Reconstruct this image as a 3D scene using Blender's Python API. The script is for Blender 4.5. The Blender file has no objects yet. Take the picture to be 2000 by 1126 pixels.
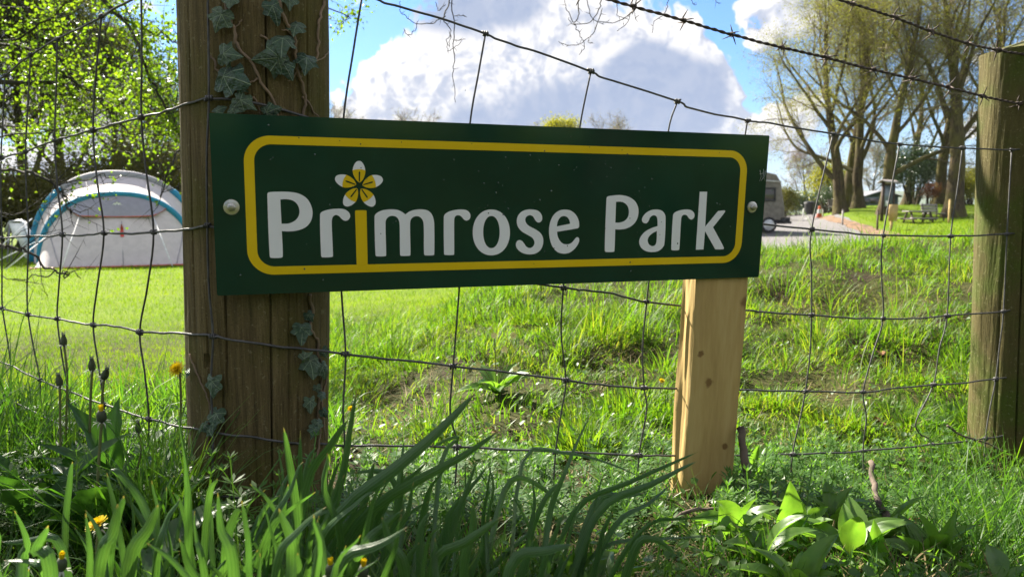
import bpy, math, random
import numpy as np
from mathutils import Vector, Matrix
random.seed(7); rng = np.random.default_rng(7)
S = bpy.context.scene; COL = S.collection
PI = math.pi

# ---------------------------------------------------------------- camera, sky, sun, exposure
EYE = 0.60; FPX = 1444.4; PITCH = math.radians(5.772)
cam = bpy.data.cameras.new('camera'); cam.lens = 26.0; cam.sensor_width = 36.0
cam.clip_start = 0.02; cam.clip_end = 12000
camo = bpy.data.objects.new('camera', cam); COL.objects.link(camo)
camo.location = (0, 0, EYE); camo.rotation_euler = (PI/2 - PITCH, 0, 0)
cam.dof.use_dof = True; cam.dof.focus_distance = 1.18; cam.dof.aperture_fstop = 9.0
S.camera = camo
SUN_EL, SUN_AZ = math.radians(38), math.radians(-38)        # azimuth from +Y (the view), negative = left
SUNV = Vector((math.sin(SUN_AZ)*math.cos(SUN_EL), math.cos(SUN_AZ)*math.cos(SUN_EL), math.sin(SUN_EL)))
sl = bpy.data.lights.new('sun', 'SUN'); sl.energy = 5.0; sl.angle = math.radians(0.53); sl.color = (1.0, 0.93, 0.80)
so = bpy.data.objects.new('sun', sl); COL.objects.link(so); so.location = (-20, 15, 25)
so.rotation_euler = SUNV.to_track_quat('Z', 'Y').to_euler()
vs = S.view_settings; vs.view_transform = 'Standard'; vs.look = 'None'; vs.gamma = 1; vs.use_curve_mapping = False
vs.exposure = 2.06
S.display_settings.display_device = 'sRGB'
cy = S.cycles; cy.max_bounces = 8; cy.diffuse_bounces = 3; cy.glossy_bounces = 3; cy.transmission_bounces = 4
cy.transparent_max_bounces = 6; cy.caustics_reflective = False; cy.caustics_refractive = False
cy.use_denoising = True; cy.sample_clamp_indirect = 6

class NT:
    """short helper for building node trees"""
    def __init__(s, t): s.t = t
    def n(s, typ, **kw):
        nd = s.t.nodes.new(typ)
        for k, v in kw.items(): setattr(nd, k, v)
        return nd
    def put(s, sock, v):
        if isinstance(v, bpy.types.NodeSocket): s.t.links.new(v, sock)
        elif v is not None: sock.default_value = v
    def m(s, op, a, b=None, c=None, clamp=False):
        nd = s.n('ShaderNodeMath', operation=op, use_clamp=clamp)
        for i, v in enumerate((a, b, c)):
            if v is not None: s.put(nd.inputs[i], v)
        return nd.outputs[0]
    def v(s, op, a, b=None, scale=None):
        nd = s.n('ShaderNodeVectorMath', operation=op)
        s.put(nd.inputs[0], a)
        if b is not None: s.put(nd.inputs[1], b)
        if scale is not None: s.put(nd.inputs['Scale'], scale)
        return nd.outputs['Value'] if op in ('DOT_PRODUCT', 'LENGTH', 'DISTANCE') else nd.outputs[0]
    def mix(s, f, a, b, blend='MIX'):
        nd = s.n('ShaderNodeMix', data_type='RGBA', blend_type=blend)
        s.put(nd.inputs[0], f); s.put(nd.inputs[6], a); s.put(nd.inputs[7], b)
        return nd.outputs[2]
    def ss(s, x, lo, hi, a=0.0, b=1.0):
        nd = s.n('ShaderNodeMapRange', interpolation_type='SMOOTHSTEP')
        s.put(nd.inputs[0], x); s.put(nd.inputs[1], lo); s.put(nd.inputs[2], hi); s.put(nd.inputs[3], a); s.put(nd.inputs[4], b)
        return nd.outputs[0]
    def noise(s, vec, scale, detail=4, rough=.55, dist=0.0):
        nd = s.n('ShaderNodeTexNoise'); nd.inputs['Scale'].default_value = scale
        nd.inputs['Detail'].default_value = detail; nd.inputs['Roughness'].default_value = rough
        nd.inputs['Distortion'].default_value = dist
        if vec is not None: s.put(nd.inputs['Vector'], vec)
        return nd.outputs[0]
    def vor(s, vec, scale, feature='F1'):
        nd = s.n('ShaderNodeTexVoronoi', feature=feature); nd.inputs['Scale'].default_value = scale
        if vec is not None: s.put(nd.inputs['Vector'], vec)
        return nd.outputs[0]

def ray(px, py):
    a = (px-1000)/FPX; b = (563-py)/FPX; c, s = math.cos(PITCH), math.sin(PITCH)
    return np.array([a, c+b*s, -s+b*c])
def P(px, py, Y):
    """world point seen at a photograph pixel, Y metres ahead"""
    d = ray(px, py); return np.array([0, 0, EYE]) + d*(Y/d[1])
def dirn(px, py):
    d = ray(px, py); return d/np.linalg.norm(d)

def make_world():
    w = bpy.data.worlds.new('World'); S.world = w; w.use_nodes = True
    g = bpy.data.node_groups.new('cloud_density', 'ShaderNodeTree')
    g.interface.new_socket('Vector', in_out='INPUT', socket_type='NodeSocketVector')
    g.interface.new_socket('Value', in_out='OUTPUT', socket_type='NodeSocketFloat')
    q = NT(g); gi = q.n('NodeGroupInput'); go = q.n('NodeGroupOutput'); d0 = gi.outputs[0]
    # cauliflower outlines: the lookup direction is pushed about by two sizes of noise
    def wn(sc, amp, det):
        nd = q.n('ShaderNodeTexNoise'); nd.inputs['Scale'].default_value = sc; nd.inputs['Detail'].default_value = det; nd.inputs['Roughness'].default_value = .5; q.put(nd.inputs['Vector'], d0)
        return q.v('SCALE', q.v('SUBTRACT', nd.outputs['Color'], (.5, .5, .5)), scale=amp)
    d = q.v('ADD', d0, q.v('ADD', wn(9, .085, 1), wn(30, .040, 3)))
    blobs = [(705,212,40),(730,240,40),(748,165,40),(785,92,34),(800,150,60),(850,190,80),(872,120,40),(930,85,52),(985,120,80),(1050,75,75),
             (1090,160,95),(1180,95,80),(1190,200,90),(1270,115,80),(1320,190,80),(1350,140,50),(1375,215,55),(1040,230,95),(930,235,90),
             (1372,75,22),(1428,168,17),(1424,212,19),(1000,-5,64),(905,-15,80),(1100,-15,50),(657,172,17),(648,215,20),
             (1490,50,24),(1540,34,34),(1600,8,44),(1500,268,44),(1440,266,30),(690,-4,24),(1560,245,50)]
    acc = None
    for (x, y, r) in blobs:
        t = q.m('DIVIDE', q.v('DISTANCE', d, tuple(dirn(x, y))), r/FPX*1.95)
        t = q.m('SUBTRACT', 1.0, q.m('MULTIPLY', t, t), clamp=True); t = q.m('MULTIPLY', t, t)
        acc = t if acc is None else q.m('ADD', acc, t)
    # the open sky all round: scattered cumulus on a flat layer
    sx = q.n('ShaderNodeSeparateXYZ'); q.put(sx.inputs[0], d)
    zc = q.m('ADD', q.m('MAXIMUM', sx.outputs[2], 0.0), 0.12)
    cb = q.n('ShaderNodeCombineXYZ'); q.put(cb.inputs[0], q.m('DIVIDE', sx.outputs[0], zc)); q.put(cb.inputs[1], q.m('DIVIDE', sx.outputs[1], zc))
    gen = q.ss(q.noise(cb.outputs[0], 0.75, 3), 0.34, 0.54, 0, 1.0)
    front = q.ss(q.v('DISTANCE', d, tuple(dirn(1080, 120))), 0.36, 0.60)
    acc = q.m('ADD', acc, q.m('MULTIPLY', gen, front))
    acc = q.m('SUBTRACT', acc, q.m('MULTIPLY', q.m('MAXIMUM', q.m('SUBTRACT', acc, 1.0), 0), .75))
    det = q.m('ADD', q.m('MULTIPLY', q.m('SUBTRACT', .40, q.vor(d, 40)), .46), q.m('MULTIPLY', q.m('SUBTRACT', .40, q.vor(d, 95)), .30))
    det = q.m('ADD', det, q.m('MULTIPLY', q.m('SUBTRACT', q.noise(d0, 60, 2, .6), .5), .35))
    q.put(go.inputs[0], q.m('ADD', acc, det))
    t = NT(w.node_tree); w.node_tree.nodes.clear()
    out = t.n('ShaderNodeOutputWorld'); bg = t.n('ShaderNodeBackground'); bg.inputs[1].default_value = SKY_STRENGTH
    t.put(out.inputs[0], bg.outputs[0])
    sky = t.n('ShaderNodeTexSky', sky_type='NISHITA'); sky.sun_disc = False; sky.sun_elevation = SUN_EL
    sky.sun_rotation = SUN_AZ; sky.air_density = 1.0; sky.dust_density = 0.3; sky.ozone_density = 1.5
    tc = t.n('ShaderNodeTexCoord'); d = t.v('NORMALIZE', tc.outputs['Generated'])
    def dens(vec):
        nd = t.n('ShaderNodeGroup'); nd.node_tree = g; t.put(nd.inputs[0], vec); return nd.outputs[0]
    D0 = dens(d)
    lightv = Vector((-.70, 0.0, .70)).normalized()
    D1 = dens(t.v('ADD', d, tuple(lightv*0.020)))
    alpha = t.ss(D0, 0.36, 0.66)
    lit = t.ss(t.m('SUBTRACT', D0, D1), -0.32, 0.30)
    shade = None
    for (x, y, r) in [(1020,258,78),(1150,240,80),(1290,205,86),(1362,190,60),(1255,140,48),(900,255,48),(930,8,58),(830,-5,60),(1030,0,40)]:
        k = t.m('DIVIDE', t.v('DISTANCE', d, tuple(dirn(x, y))), r/FPX); k = t.m('SUBTRACT', 1.0, t.m('MULTIPLY', t.m('MULTIPLY', k, k), .26), clamp=True); k = t.m('MULTIPLY', k, k)
        shade = k if shade is None else t.m('ADD', shade, k)
    sn = t.noise(d, 14, 3, .5)
    shade = t.ss(t.m('ADD', shade, t.m('MULTIPLY', t.m('SUBTRACT', sn, .5), .8)), 0.35, 1.0)
    sep = t.n('ShaderNodeSeparateXYZ'); t.put(sep.inputs[0], d)
    bright = t.m('MULTIPLY', t.m('ADD', .28, t.m('MULTIPLY', lit, .72)), t.m('SUBTRACT', 1.0, t.m('MULTIPLY', shade, .86)), clamp=True)
    c = t.mix(bright, CLOUD_DARK, CLOUD_WHITE)
    skyc = t.mix(1.0, sky.outputs[0], SKY_TINT, 'MULTIPLY')
    veil = t.ss(sep.outputs[2], 0.00, 0.16, 0.85, 0.0)       # bright hazy air low over the land
    skyc = t.mix(veil, skyc, CLOUD_VEIL)
    t.put(bg.inputs[0], t.mix(alpha, skyc, c))
    w.cycles.sampling_method = 'MANUAL'; w.cycles.sample_map_resolution = 512
SKY_STRENGTH = 0.075
SKY_TINT = (0.33, 0.47, .66, 1)
CLOUD_DARK = (1.20, 1.50, 2.20, 1); CLOUD_WHITE = (3.6, 3.52, 3.5, 1); CLOUD_VEIL = (2.2, 2.6, 3.2, 1)
make_world()

# ---------------------------------------------------------------- helpers
ORG = {}
def vec(p): return np.asarray(p, float)
class MB:
    """collects geometry for ONE mesh object"""
    def __init__(s): s.V = []; s.F = []; s.n = 0; s.T = []; s.M = []
    def add(s, V, F, m=0):
        V = np.asarray(V, float).reshape(-1, 3); k = s.n
        s.V.append(V); s.n += len(V)
        if isinstance(F, np.ndarray): s.F.append((F+k, m))
        else:
            by = {}
            for f in F: by.setdefault(len(f), []).append(f)
            for fs in by.values(): s.F.append((np.array(fs)+k, m))
    def box(s, c, size, R=None, m=0, taper=1.0):
        hx, hy, hz = [v/2 for v in size]
        V = np.array([[x*hx*(taper if z > 0 else 1), y*hy*(taper if z > 0 else 1), z*hz] for z in (-1, 1) for y in (-1, 1) for x in (-1, 1)])
        if R is not None: V = V @ np.array(R).T
        s.add(V+vec(c), [(0,2,3,1),(4,5,7,6),(0,1,5,4),(2,6,7,3),(0,4,6,2),(1,3,7,5)], m)
    def tube(s, pts, r, n=6, cap=True, m=0):
        pts = vec(pts); k = len(pts); r = np.broadcast_to(np.asarray(r, float), (k,))
        T = np.gradient(pts, axis=0); T /= np.linalg.norm(T, axis=1)[:, None]+1e-12
        u = np.array([0, 0, 1.0]) if abs(T[0][2]) < .9 else np.array([1.0, 0, 0])
        a = np.arange(n)*2*PI/n; ca, sa = np.cos(a)[:, None], np.sin(a)[:, None]; V = []
        for i in range(k):
            u = u-T[i]*(u@T[i]); u /= np.linalg.norm(u)+1e-12; w = np.cross(T[i], u)
            V.append(pts[i]+r[i]*(ca*u+sa*w))
        F = [(i*n+j, i*n+(j+1) % n, (i+1)*n+(j+1) % n, (i+1)*n+j) for i in range(k-1) for j in range(n)]
        if cap: F += [tuple(range(n))[::-1], tuple(range((k-1)*n, k*n))]
        s.add(np.concatenate(V), F, m)
    def mesh(s, name):
        me = bpy.data.meshes.new(name)
        V = np.concatenate(s.V); me.vertices.add(len(V)); me.vertices.foreach_set('co', V.ravel().astype(np.float32))
        tot = np.concatenate([np.full(len(f), f.shape[1]) for f, _ in s.F]); idx = np.concatenate([f.ravel() for f, _ in s.F])
        mi = np.concatenate([np.full(len(f), m) for f, m in s.F])
        me.loops.add(len(idx)); me.loops.foreach_set('vertex_index', idx.astype(np.int32))
        me.polygons.add(len(tot)); st = np.concatenate([[0], np.cumsum(tot)[:-1]])
        me.polygons.foreach_set('loop_start', st.astype(np.int32)); me.polygons.foreach_set('loop_total', tot.astype(np.int32))
        me.polygons.foreach_set('material_index', mi.astype(np.int32))
        me.update(calc_edges=True); me.validate(); return me
def smooth(me, ang=None):
    me.polygons.foreach_set('use_smooth', np.ones(len(me.polygons), bool))
    if ang is not None:
        try: me.set_sharp_from_angle(angle=math.radians(ang))
        except Exception: pass
    return me
def link(name, me, parent=None, mats=None, matrix=None):
    o = bpy.data.objects.new(name, me); COL.objects.link(o)
    if mats is not None:
        for m in (mats if isinstance(mats, (list, tuple)) else [mats]): me.materials.append(m)
    if parent is not None:
        o.parent = parent; ORG[o.name] = ORG[parent.name]
        if matrix is not None: o.matrix_local = Matrix.Translation(-Vector(ORG[parent.name])) @ matrix
    else:
        ORG[o.name] = np.zeros(3)
        if matrix is not None: o.matrix_world = matrix
    return o
def build(name, mb, mat, parent=None, sm=None):
    """mb in world coordinates -> one mesh object (local to its thing's base)"""
    if parent is not None:
        o0 = ORG[parent.name]; mb.V = [v-o0 for v in mb.V]
    me = mb.mesh(name)
    if sm is not None: smooth(me, sm)
    return link(name, me, parent, mat)
def tag(o, label=None, cat=None, group=None, kind=None):
    if label: o['label'] = label
    if cat: o['category'] = cat
    if group: o['group'] = group
    if kind: o['kind'] = kind
    return o
def thing(name, label, cat, loc=(0, 0, 0), group=None):
    o = bpy.data.objects.new(name, None); COL.objects.link(o); o.location = tuple(loc); o.empty_display_size = .1
    ORG[o.name] = vec(loc); return tag(o, label, cat, group)
def copy_thing(root, loc, rz, sc, label, group=None):
    r = root.copy(); COL.objects.link(r); r.location = tuple(loc); r.rotation_euler = (0, 0, rz)
    r.scale = (sc, sc, sc) if not isinstance(sc, (tuple, list)) else sc
    r['label'] = label
    if group: r['group'] = group
    for ch in list(root.children):
        c = ch.copy(); COL.objects.link(c); c.parent = r
        for g in list(ch.children):
            e = g.copy(); COL.objects.link(e); e.parent = c
    return r
def curve(pts, n=8, closed=False):
    """Catmull-Rom through points"""
    p = vec(pts)
    if closed: q = np.concatenate([p[-1:], p, p[:2]])
    else: q = np.concatenate([2*p[:1]-p[1:2], p, 2*p[-1:]-p[-2:-1]])
    out = []
    for i in range(1, len(q)-2):
        a, b, c, d = q[i-1], q[i], q[i+1], q[i+2]
        for t in np.arange(n)/n:
            out.append(.5*((2*b)+(c-a)*t+(2*a-5*b+4*c-d)*t*t+(3*b-a-3*c+d)*t**3))
    if not closed: out.append(p[-1])
    return np.array(out)
def _h(ix, iy, s):
    n = (ix.astype(np.int64)*374761393+iy.astype(np.int64)*668265263+s*974634777) & 0x7fffffff
    n = ((n ^ (n >> 13))*1274126177) & 0x7fffffff
    return ((n ^ (n >> 16)) & 0xffff)/65535.0
def vnoise(x, y, s=0):
    x = np.asarray(x, float); y = np.asarray(y, float)
    ix = np.floor(x); iy = np.floor(y); fx = x-ix; fy = y-iy; fx = fx*fx*(3-2*fx); fy = fy*fy*(3-2*fy)
    a = _h(ix, iy, s); b = _h(ix+1, iy, s); c = _h(ix, iy+1, s); d = _h(ix+1, iy+1, s)
    return (a*(1-fx)+b*fx)*(1-fy)+(c*(1-fx)+d*fx)*fy
def fbm(x, y, s=0, o=4):
    r = 0; a = .5
    for i in range(o): r = r+a*vnoise(x*2**i, y*2**i, s+i); a *= .5
    return r/(1-.5**o)

# ---------------------------------------------------------------- materials
def mat(name): 
    m = bpy.data.materials.new(name); m.use_nodes = True
    t = NT(m.node_tree); b = m.node_tree.nodes['Principled BSDF']; return m, t, b
def flat(name, col, rough=.6, metal=0.0, bump=0, bscale=60, var=.15, spec=.5, nscale=8):
    m, t, b = mat(name); tc = t.n('ShaderNodeTexCoord'); o = tc.outputs['Object']
    c1 = tuple(c*(1-var) for c in col)+(1,); c2 = tuple(min(1, c*(1+var)) for c in col)+(1,)
    t.put(b.inputs['Base Color'], t.mix(t.ss(t.noise(o, nscale, 5), .35, .65), c1, c2))
    b.inputs['Roughness'].default_value = rough; b.inputs['Metallic'].default_value = metal
    b.inputs['Specular IOR Level'].default_value = spec
    if bump:
        bp = t.n('ShaderNodeBump'); bp.inputs['Strength'].default_value = bump; bp.inputs['Distance'].default_value = .002
        t.put(bp.inputs['Height'], t.noise(o, bscale, 6, .6)); t.put(b.inputs['Normal'], bp.outputs[0])
    return m
def leafmat(name, cols, trans=.45, tcol=None, rough=.5, spec=.4, nscale=1.2):
    """plant tissue: colour differs from blade to blade and in patches; lets light through"""
    m, t, b = mat(name); geo = t.n('ShaderNodeNewGeometry'); r = geo.outputs['Random Per Island']
    tc = t.n('ShaderNodeTexCoord')
    cr = t.n('ShaderNodeValToRGB'); el = cr.color_ramp.elements
    while len(el) < len(cols): el.new(.5)
    for i, c in enumerate(cols): el[i].position = i/(len(cols)-1); el[i].color = tuple(c)+(1,)
    n = t.noise(tc.outputs['Object'], nscale, 3)
    f = t.m('ADD', t.m('MULTIPLY', r, .65), t.m('MULTIPLY', t.ss(n, .3, .7), .35)); t.put(cr.inputs[0], f)
    t.put(b.inputs['Base Color'], cr.outputs[0]); b.inputs['Roughness'].default_value = rough
    b.inputs['Specular IOR Level'].default_value = spec
    tr = t.n('ShaderNodeBsdfTranslucent')
    t.put(tr.inputs[0], t.mix(1.0, cr.outputs[0], tuple(tcol or (2.0, 2.0, .8))+(1,), 'MULTIPLY'))
    ms = t.n('ShaderNodeMixShader'); ms.inputs[0].default_value = trans
    t.put(ms.inputs[1], b.outputs[0]); t.put(ms.inputs[2], tr.outputs[0])
    t.put(m.node_tree.nodes['Material Output'].inputs[0], ms.outputs[0]); return m
def woodmat(name, cols, gscale=(60, 60, 2.2), bump=.5, green=None, rough=.85, greenamt=.5):
    m, t, b = mat(name); tc = t.n('ShaderNodeTexCoord'); mp = t.n('ShaderNodeMapping'); mp.inputs['Scale'].default_value = gscale
    t.put(mp.inputs[0], tc.outputs['Object']); g1 = t.noise(mp.outputs[0], 1.0, 6, .65, .4)
    mp2 = t.n('ShaderNodeMapping'); mp2.inputs['Scale'].default_value = tuple(v*4 for v in gscale); t.put(mp2.inputs[0], tc.outputs['Object'])
    g2 = t.noise(mp2.outputs[0], 1.0, 4, .6)
    cr = t.n('ShaderNodeValToRGB'); el = cr.color_ramp.elements
    while len(el) < len(cols): el.new(.5)
    for i, c in enumerate(cols): el[i].position = .25+.5*i/(len(cols)-1); el[i].color = tuple(c)+(1,)
    t.put(cr.inputs[0], t.m('ADD', t.m('MULTIPLY', g1, .65), t.m('MULTIPLY', g2, .35))); c = cr.outputs[0]
    if green:
        k = t.ss(t.noise(tc.outputs['Object'], 9, 5, .6), .40, .68); c = t.mix(t.m('MULTIPLY', k, greenamt), c, tuple(green)+(1,))
        k2 = t.ss(t.noise(tc.outputs['Object'], 140, 3, .6), .60, .70); c = t.mix(t.m('MULTIPLY', k2, .30), c, (.34, .31, .18, 1)); k3 = t.ss(t.noise(tc.outputs['Object'], 420, 3, .7), .52, .68); c = t.mix(t.m('MULTIPLY', k3, .45), c, (.02, .015, .007, 1))
    t.put(b.inputs['Base Color'], c); b.inputs['Roughness'].default_value = rough; b.inputs['Specular IOR Level'].default_value = .25
    bp = t.n('ShaderNodeBump'); bp.inputs['Strength'].default_value = bump; bp.inputs['Distance'].default_value = .003
    t.put(bp.inputs['Height'], t.m('ADD', g1, t.m('MULTIPLY', g2, .6))); t.put(b.inputs['Normal'], bp.outputs[0]); return m
# ---------------------------------------------------------------- terrain
_cp = []
def cp(Y, *pairs):
    for px, drop in pairs: _cp.append((math.atan((px-1000)/FPX), math.log(Y/math.cos(math.atan((px-1000)/FPX))), drop))
cp(.3, (-300,.42),(500,.40),(1000,.41),(1500,.45),(2300,.5))
cp(1.0, (-300,.48),(0,.475),(500,.455),(1000,.47),(1500,.495),(2000,.52),(2400,.54))
cp(1.3, (-300,.53),(0,.52),(500,.49),(1000,.525),(1400,.54),(1700,.555),(2000,.57),(2400,.58))
cp(1.65, (-300,.55),(0,.52),(500,.53),(1000,.555),(1500,.585),(2000,.61),(2400,.61))
cp(2.4, (-400,.75),(0,.72),(400,.68),(700,.61),(1000,.555),(1500,.55),(2000,.54),(2500,.52))
cp(3.4, (-400,.9),(0,.88),(400,.86),(650,.76),(800,.60),(1000,.49),(1500,.46),(2000,.42),(2500,.40))
cp(4.4, (0,.98),(400,.97),(650,.93),(800,.75),(950,.50),(1250,.40),(1500,.36),(2000,.31))
cp(5.4, (-400,1.04),(0,1.03),(400,1.03),(680,1.0),(830,.80),(1000,.52),(1250,.37),(1500,.275),(1750,.235),(1900,.21),(2400,.2))
cp(6.6, (0,1.06),(600,1.05),(830,.92),(1000,.68),(1250,.52),(1500,.39),(1900,.29),(2400,.25))
cp(9, (-300,1.08),(500,1.08),(850,1.03),(1000,.92),(1500,.76),(2000,.60))
cp(13, (0,1.09),(600,1.09),(1000,1.03),(1500,.88),(1750,.74),(2000,.62))
cp(20, (0,1.12),(600,1.12),(1000,1.05),(1500,.93),(1700,.86),(2000,.62))
cp(30, (0,1.12),(600,1.1),(1000,1.02),(1500,.82),(1650,.74),(1750,.64),(1850,.42),(2050,.3))
cp(34, (1500,.66),(1600,.56),(1640,.46),(1700,.34),(1800,.36),(2000,.2))
cp(38, (1000,.8),(1500,.48),(1600,.40),(1640,.22),(1700,.05),(1740,.05),(1820,.1),(2050,-.1))
cp(42, (0,1.1),(1000,.6),(1500,.36),(1600,.31),(1640,-.10),(1680,-.34),(1740,-.38),(1830,-.40),(2050,-.43))
cp(48, (1000,.4),(1500,.26),(1600,.20),(1640,-.25),(1680,-.45),(1740,-.50),(2050,-.55))
cp(70, (0,1.0),(1000,.3),(1500,.2),(1650,-.3),(2050,-.5))
cp(150, (0,.8),(1000,.3),(1500,.3),(2050,.0)); cp(600, (0,1.2),(1000,1.2),(2050,1.2)); cp(4000, (0,6),(1000,6),(2050,6))
_C = np.array(_cp); _K = np.stack([_C[:, 0]*2.6, _C[:, 1]*1.15], 1)
def _phi(a, b): return np.sqrt(((a[:, None]-b[None])**2).sum(-1)+.006)
_W = np.linalg.solve(_phi(_K, _K)+np.eye(len(_K))*.0015, _C[:, 2]-.6)
BARE = [(P(1530,540,3.9)[:2], .16), (P(1225,700,2.3)[:2], .10), (P(1780,690,2.6)[:2], .12), (P(1600,700,2.4)[:2], .09), (P(1650,575,3.4)[:2], .30), (P(1700,560,3.6)[:2], .25), (P(770,715,2.35)[:2], .16), (P(735,640,2.6)[:2], .14), (P(1265,640,2.7)[:2], .13), (P(820,600,3.2)[:2], .2)]
def ground(x, y):
    x = np.atleast_1d(np.asarray(x, float)); y = np.atleast_1d(np.asarray(y, float)); out = np.empty(len(x))
    for i in range(0, len(x), 40000):
        X, Y = x[i:i+40000], y[i:i+40000]
        th = np.clip(np.arctan2(X, np.maximum(Y, 1e-3)), -.85, .85); r = np.clip(np.hypot(X, Y), .3, 4000)
        k = np.stack([th*2.6, np.log(r)*1.15], 1)
        z = EYE-(.6+_phi(k, _K)@_W)
        near = np.exp(-(r/9)**2)
        z = z+near*((fbm(X*2.2, Y*2.2, 3, 3)-.5)*(.08+.10*np.clip((r-1.8)/1.0, 0, 1)*np.clip((X+.7)/.5, 0, 1))+(fbm(X*9, Y*9, 8, 2)-.5)*.035)
        for (c, r) in BARE: z = z-.065*np.exp(-(((X-c[0])**2+((Y-c[1])*.8)**2)/(r*.9)**2))
        out[i:i+40000] = z
    return out
def gz(x, y): return float(ground([x], [y])[0])
def gpt(px, Y, dz=0.0):
    """ground point under a photograph column, Y metres ahead"""
    z = -.5
    for _ in range(4):
        a = (px-1000)/FPX; x = a*(Y*math.cos(PITCH)-(z-EYE)*math.sin(PITCH)); z = gz(x, Y)
    return np.array([x, Y, z+dz])

def make_ground():
    nr, nt = 300, 360
    rr = np.geomspace(.12, 1500, nr); w = np.linspace(-1, 1, nt+1)[:-1]
    th = PI*(.45*w+.55*w**3); th = np.sort(th)
    X = (rr[:, None]*np.sin(th)[None]).ravel(); Y = (rr[:, None]*np.cos(th)[None]).ravel()
    Z = ground(X, Y)
    mb = MB(); i = np.arange(nr-1)[:, None]; j = np.arange(nt)[None]
    F = np.stack([i*nt+j+0*i, i*nt+(j+1) % nt, (i+1)*nt+(j+1) % nt, (i+1)*nt+j], -1).reshape(-1, 4)
    V = np.stack([X, Y, Z], 1); V = np.concatenate([V, [[0, 0, V[:nt, 2].mean()]]]); mb.add(V, F[:, ::-1])
    mb.add(np.zeros((0, 3)), np.array([[nt*nr, (k+1) % nt, k] for k in range(nt)])[:, ::-1]-nt*nr-1)
    m, t, b = mat('turf_and_soil'); tc = t.n('ShaderNodeTexCoord'); o = tc.outputs['Object']
    n1 = t.noise(o, 3.0, 6, .6); n2 = t.noise(o, 40, 5, .65); n3 = t.noise(o, .22, 4, .6)
    turf = t.mix(t.ss(n2, .35, .65), (.040, .075, .010, 1), (.105, .145, .020, 1)); turf = t.mix(t.ss(t.v('LENGTH', o), 5.0, 9.0), turf, t.mix(t.ss(n2, .3, .7), (.072, .125, .006, 1), (.115, .170, .008, 1))); turf = t.mix(t.m('MULTIPLY', t.ss(n3, .4, .65), .5), turf, (.135, .175, .010, 1))
    soil = t.mix(t.ss(n2, .3, .7), (.014, .0105, .006, 1), (.046, .034, .018, 1))
    sp = t.n('ShaderNodeSeparateXYZ'); t.put(sp.inputs[0], o)
    dist = t.v('LENGTH', o); nearf = t.ss(dist, 6.0, 9.0, 1.0, 0.0)
    k = t.m('MULTIPLY', t.ss(n1, .36, .52, 1.0, .75), nearf)
    t.put(b.inputs['Base Color'], t.mix(k, turf, soil)); b.inputs['Roughness'].default_value = .95
    b.inputs['Specular IOR Level'].default_value = .1
    bp = t.n('ShaderNodeBump'); bp.inputs['Strength'].default_value = .8; bp.inputs['Distance'].default_value = .02
    t.put(bp.inputs['Height'], n2); t.put(b.inputs['Normal'], bp.outputs[0])
    tag(build('ground', mb, m, None, 180), kind='structure')
make_ground()

def sheet(name, poly, lift, m, nx=90, ny=50):
    """strip laid on the terrain: poly = rows of (px_left, px_right, Y)"""
    mb = MB(); Ys = np.geomspace(poly[0][2], poly[-1][2], ny); V = []
    l = np.interp(Ys, [p[2] for p in poly], [p[0] for p in poly]); r = np.interp(Ys, [p[2] for p in poly], [p[1] for p in poly])
    for k in range(ny):
        u = np.linspace(0, 1, nx); px = l[k]+(r[k]-l[k])*u
        e = (fbm(px*.04, np.full(nx, Ys[k]*.6), 21, 3)-.5)*(30 if nx < 50 else 14)*(np.abs(u-.5) > .49)
        x = (px+e-1000)/FPX*Ys[k]; V.append(np.stack([x, np.full(nx, Ys[k]), x*0], 1))
    V = np.concatenate(V); V[:, 2] = ground(V[:, 0], V[:, 1])+lift
    i = np.arange(ny-1)[:, None]; j = np.arange(nx-1)[None]
    F = np.stack([i*nx+j, i*nx+j+1, (i+1)*nx+j+1, (i+1)*nx+j], -1).reshape(-1, 4); mb.add(V, F)
    return tag(build(name, mb, m, None, 180), kind='structure')
m, t, b = mat('grey_gravel'); tc = t.n('ShaderNodeTexCoord'); o = tc.outputs['Object']
v1 = t.vor(o, 14); n2 = t.noise(o, .5, 4); c = t.mix(v1, (.18, .168, .17, 1), (.085, .08, .082, 1)); c = t.mix(t.ss(n2, .4, .7), c, (.14, .13, .125, 1))
t.put(b.inputs['Base Color'], c); b.inputs['Roughness'].default_value = .9; bp = t.n('ShaderNodeBump'); bp.inputs['Distance'].default_value = .03; t.put(bp.inputs['Height'], v1); t.put(b.inputs['Normal'], bp.outputs[0])
M_gravel = m
sheet('car_park', [(1120, 1800, 16), (1180, 1770, 22), (1280, 1722, 28), (1380, 1668, 34), (1430, 1600, 46), (1450, 1590, 60)], .03, M_gravel)
M_litter = flat('dry_leaf_litter', (.15, .085, .042), .95, nscale=3, var=.4)
sheet('leaf_litter_strip', [(1740, 1790, 22), (1692, 1742, 28), (1636, 1664, 34), (1608, 1622, 40), (1590, 1600, 46)], .034, M_litter, 24, 40)

# far hills
mb = MB(); A = np.linspace(-1.0, 1.0, 200); rowV = []
for k, (R, s) in enumerate([(800, 0), (950, .55), (1100, .9), (1250, 1.0), (1420, .5)]):
    h = 24+52*fbm(A*2.3+7, A*0+k*.12, 31, 4)
    rowV.append(np.stack([np.sin(A)*R, np.cos(A)*R, h*s-6], 1))
n = len(A); i = np.arange(4)[:, None]; j = np.arange(n-1)[None]
mb.add(np.concatenate(rowV), np.stack([i*n+j, i*n+j+1, (i+1)*n+j+1, (i+1)*n+j], -1).reshape(-1, 4))
tag(build('far_hills', mb, flat('hill_pasture', (.07, .10, .05), .9, nscale=.01, var=.4), None, 180), kind='structure')

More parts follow.
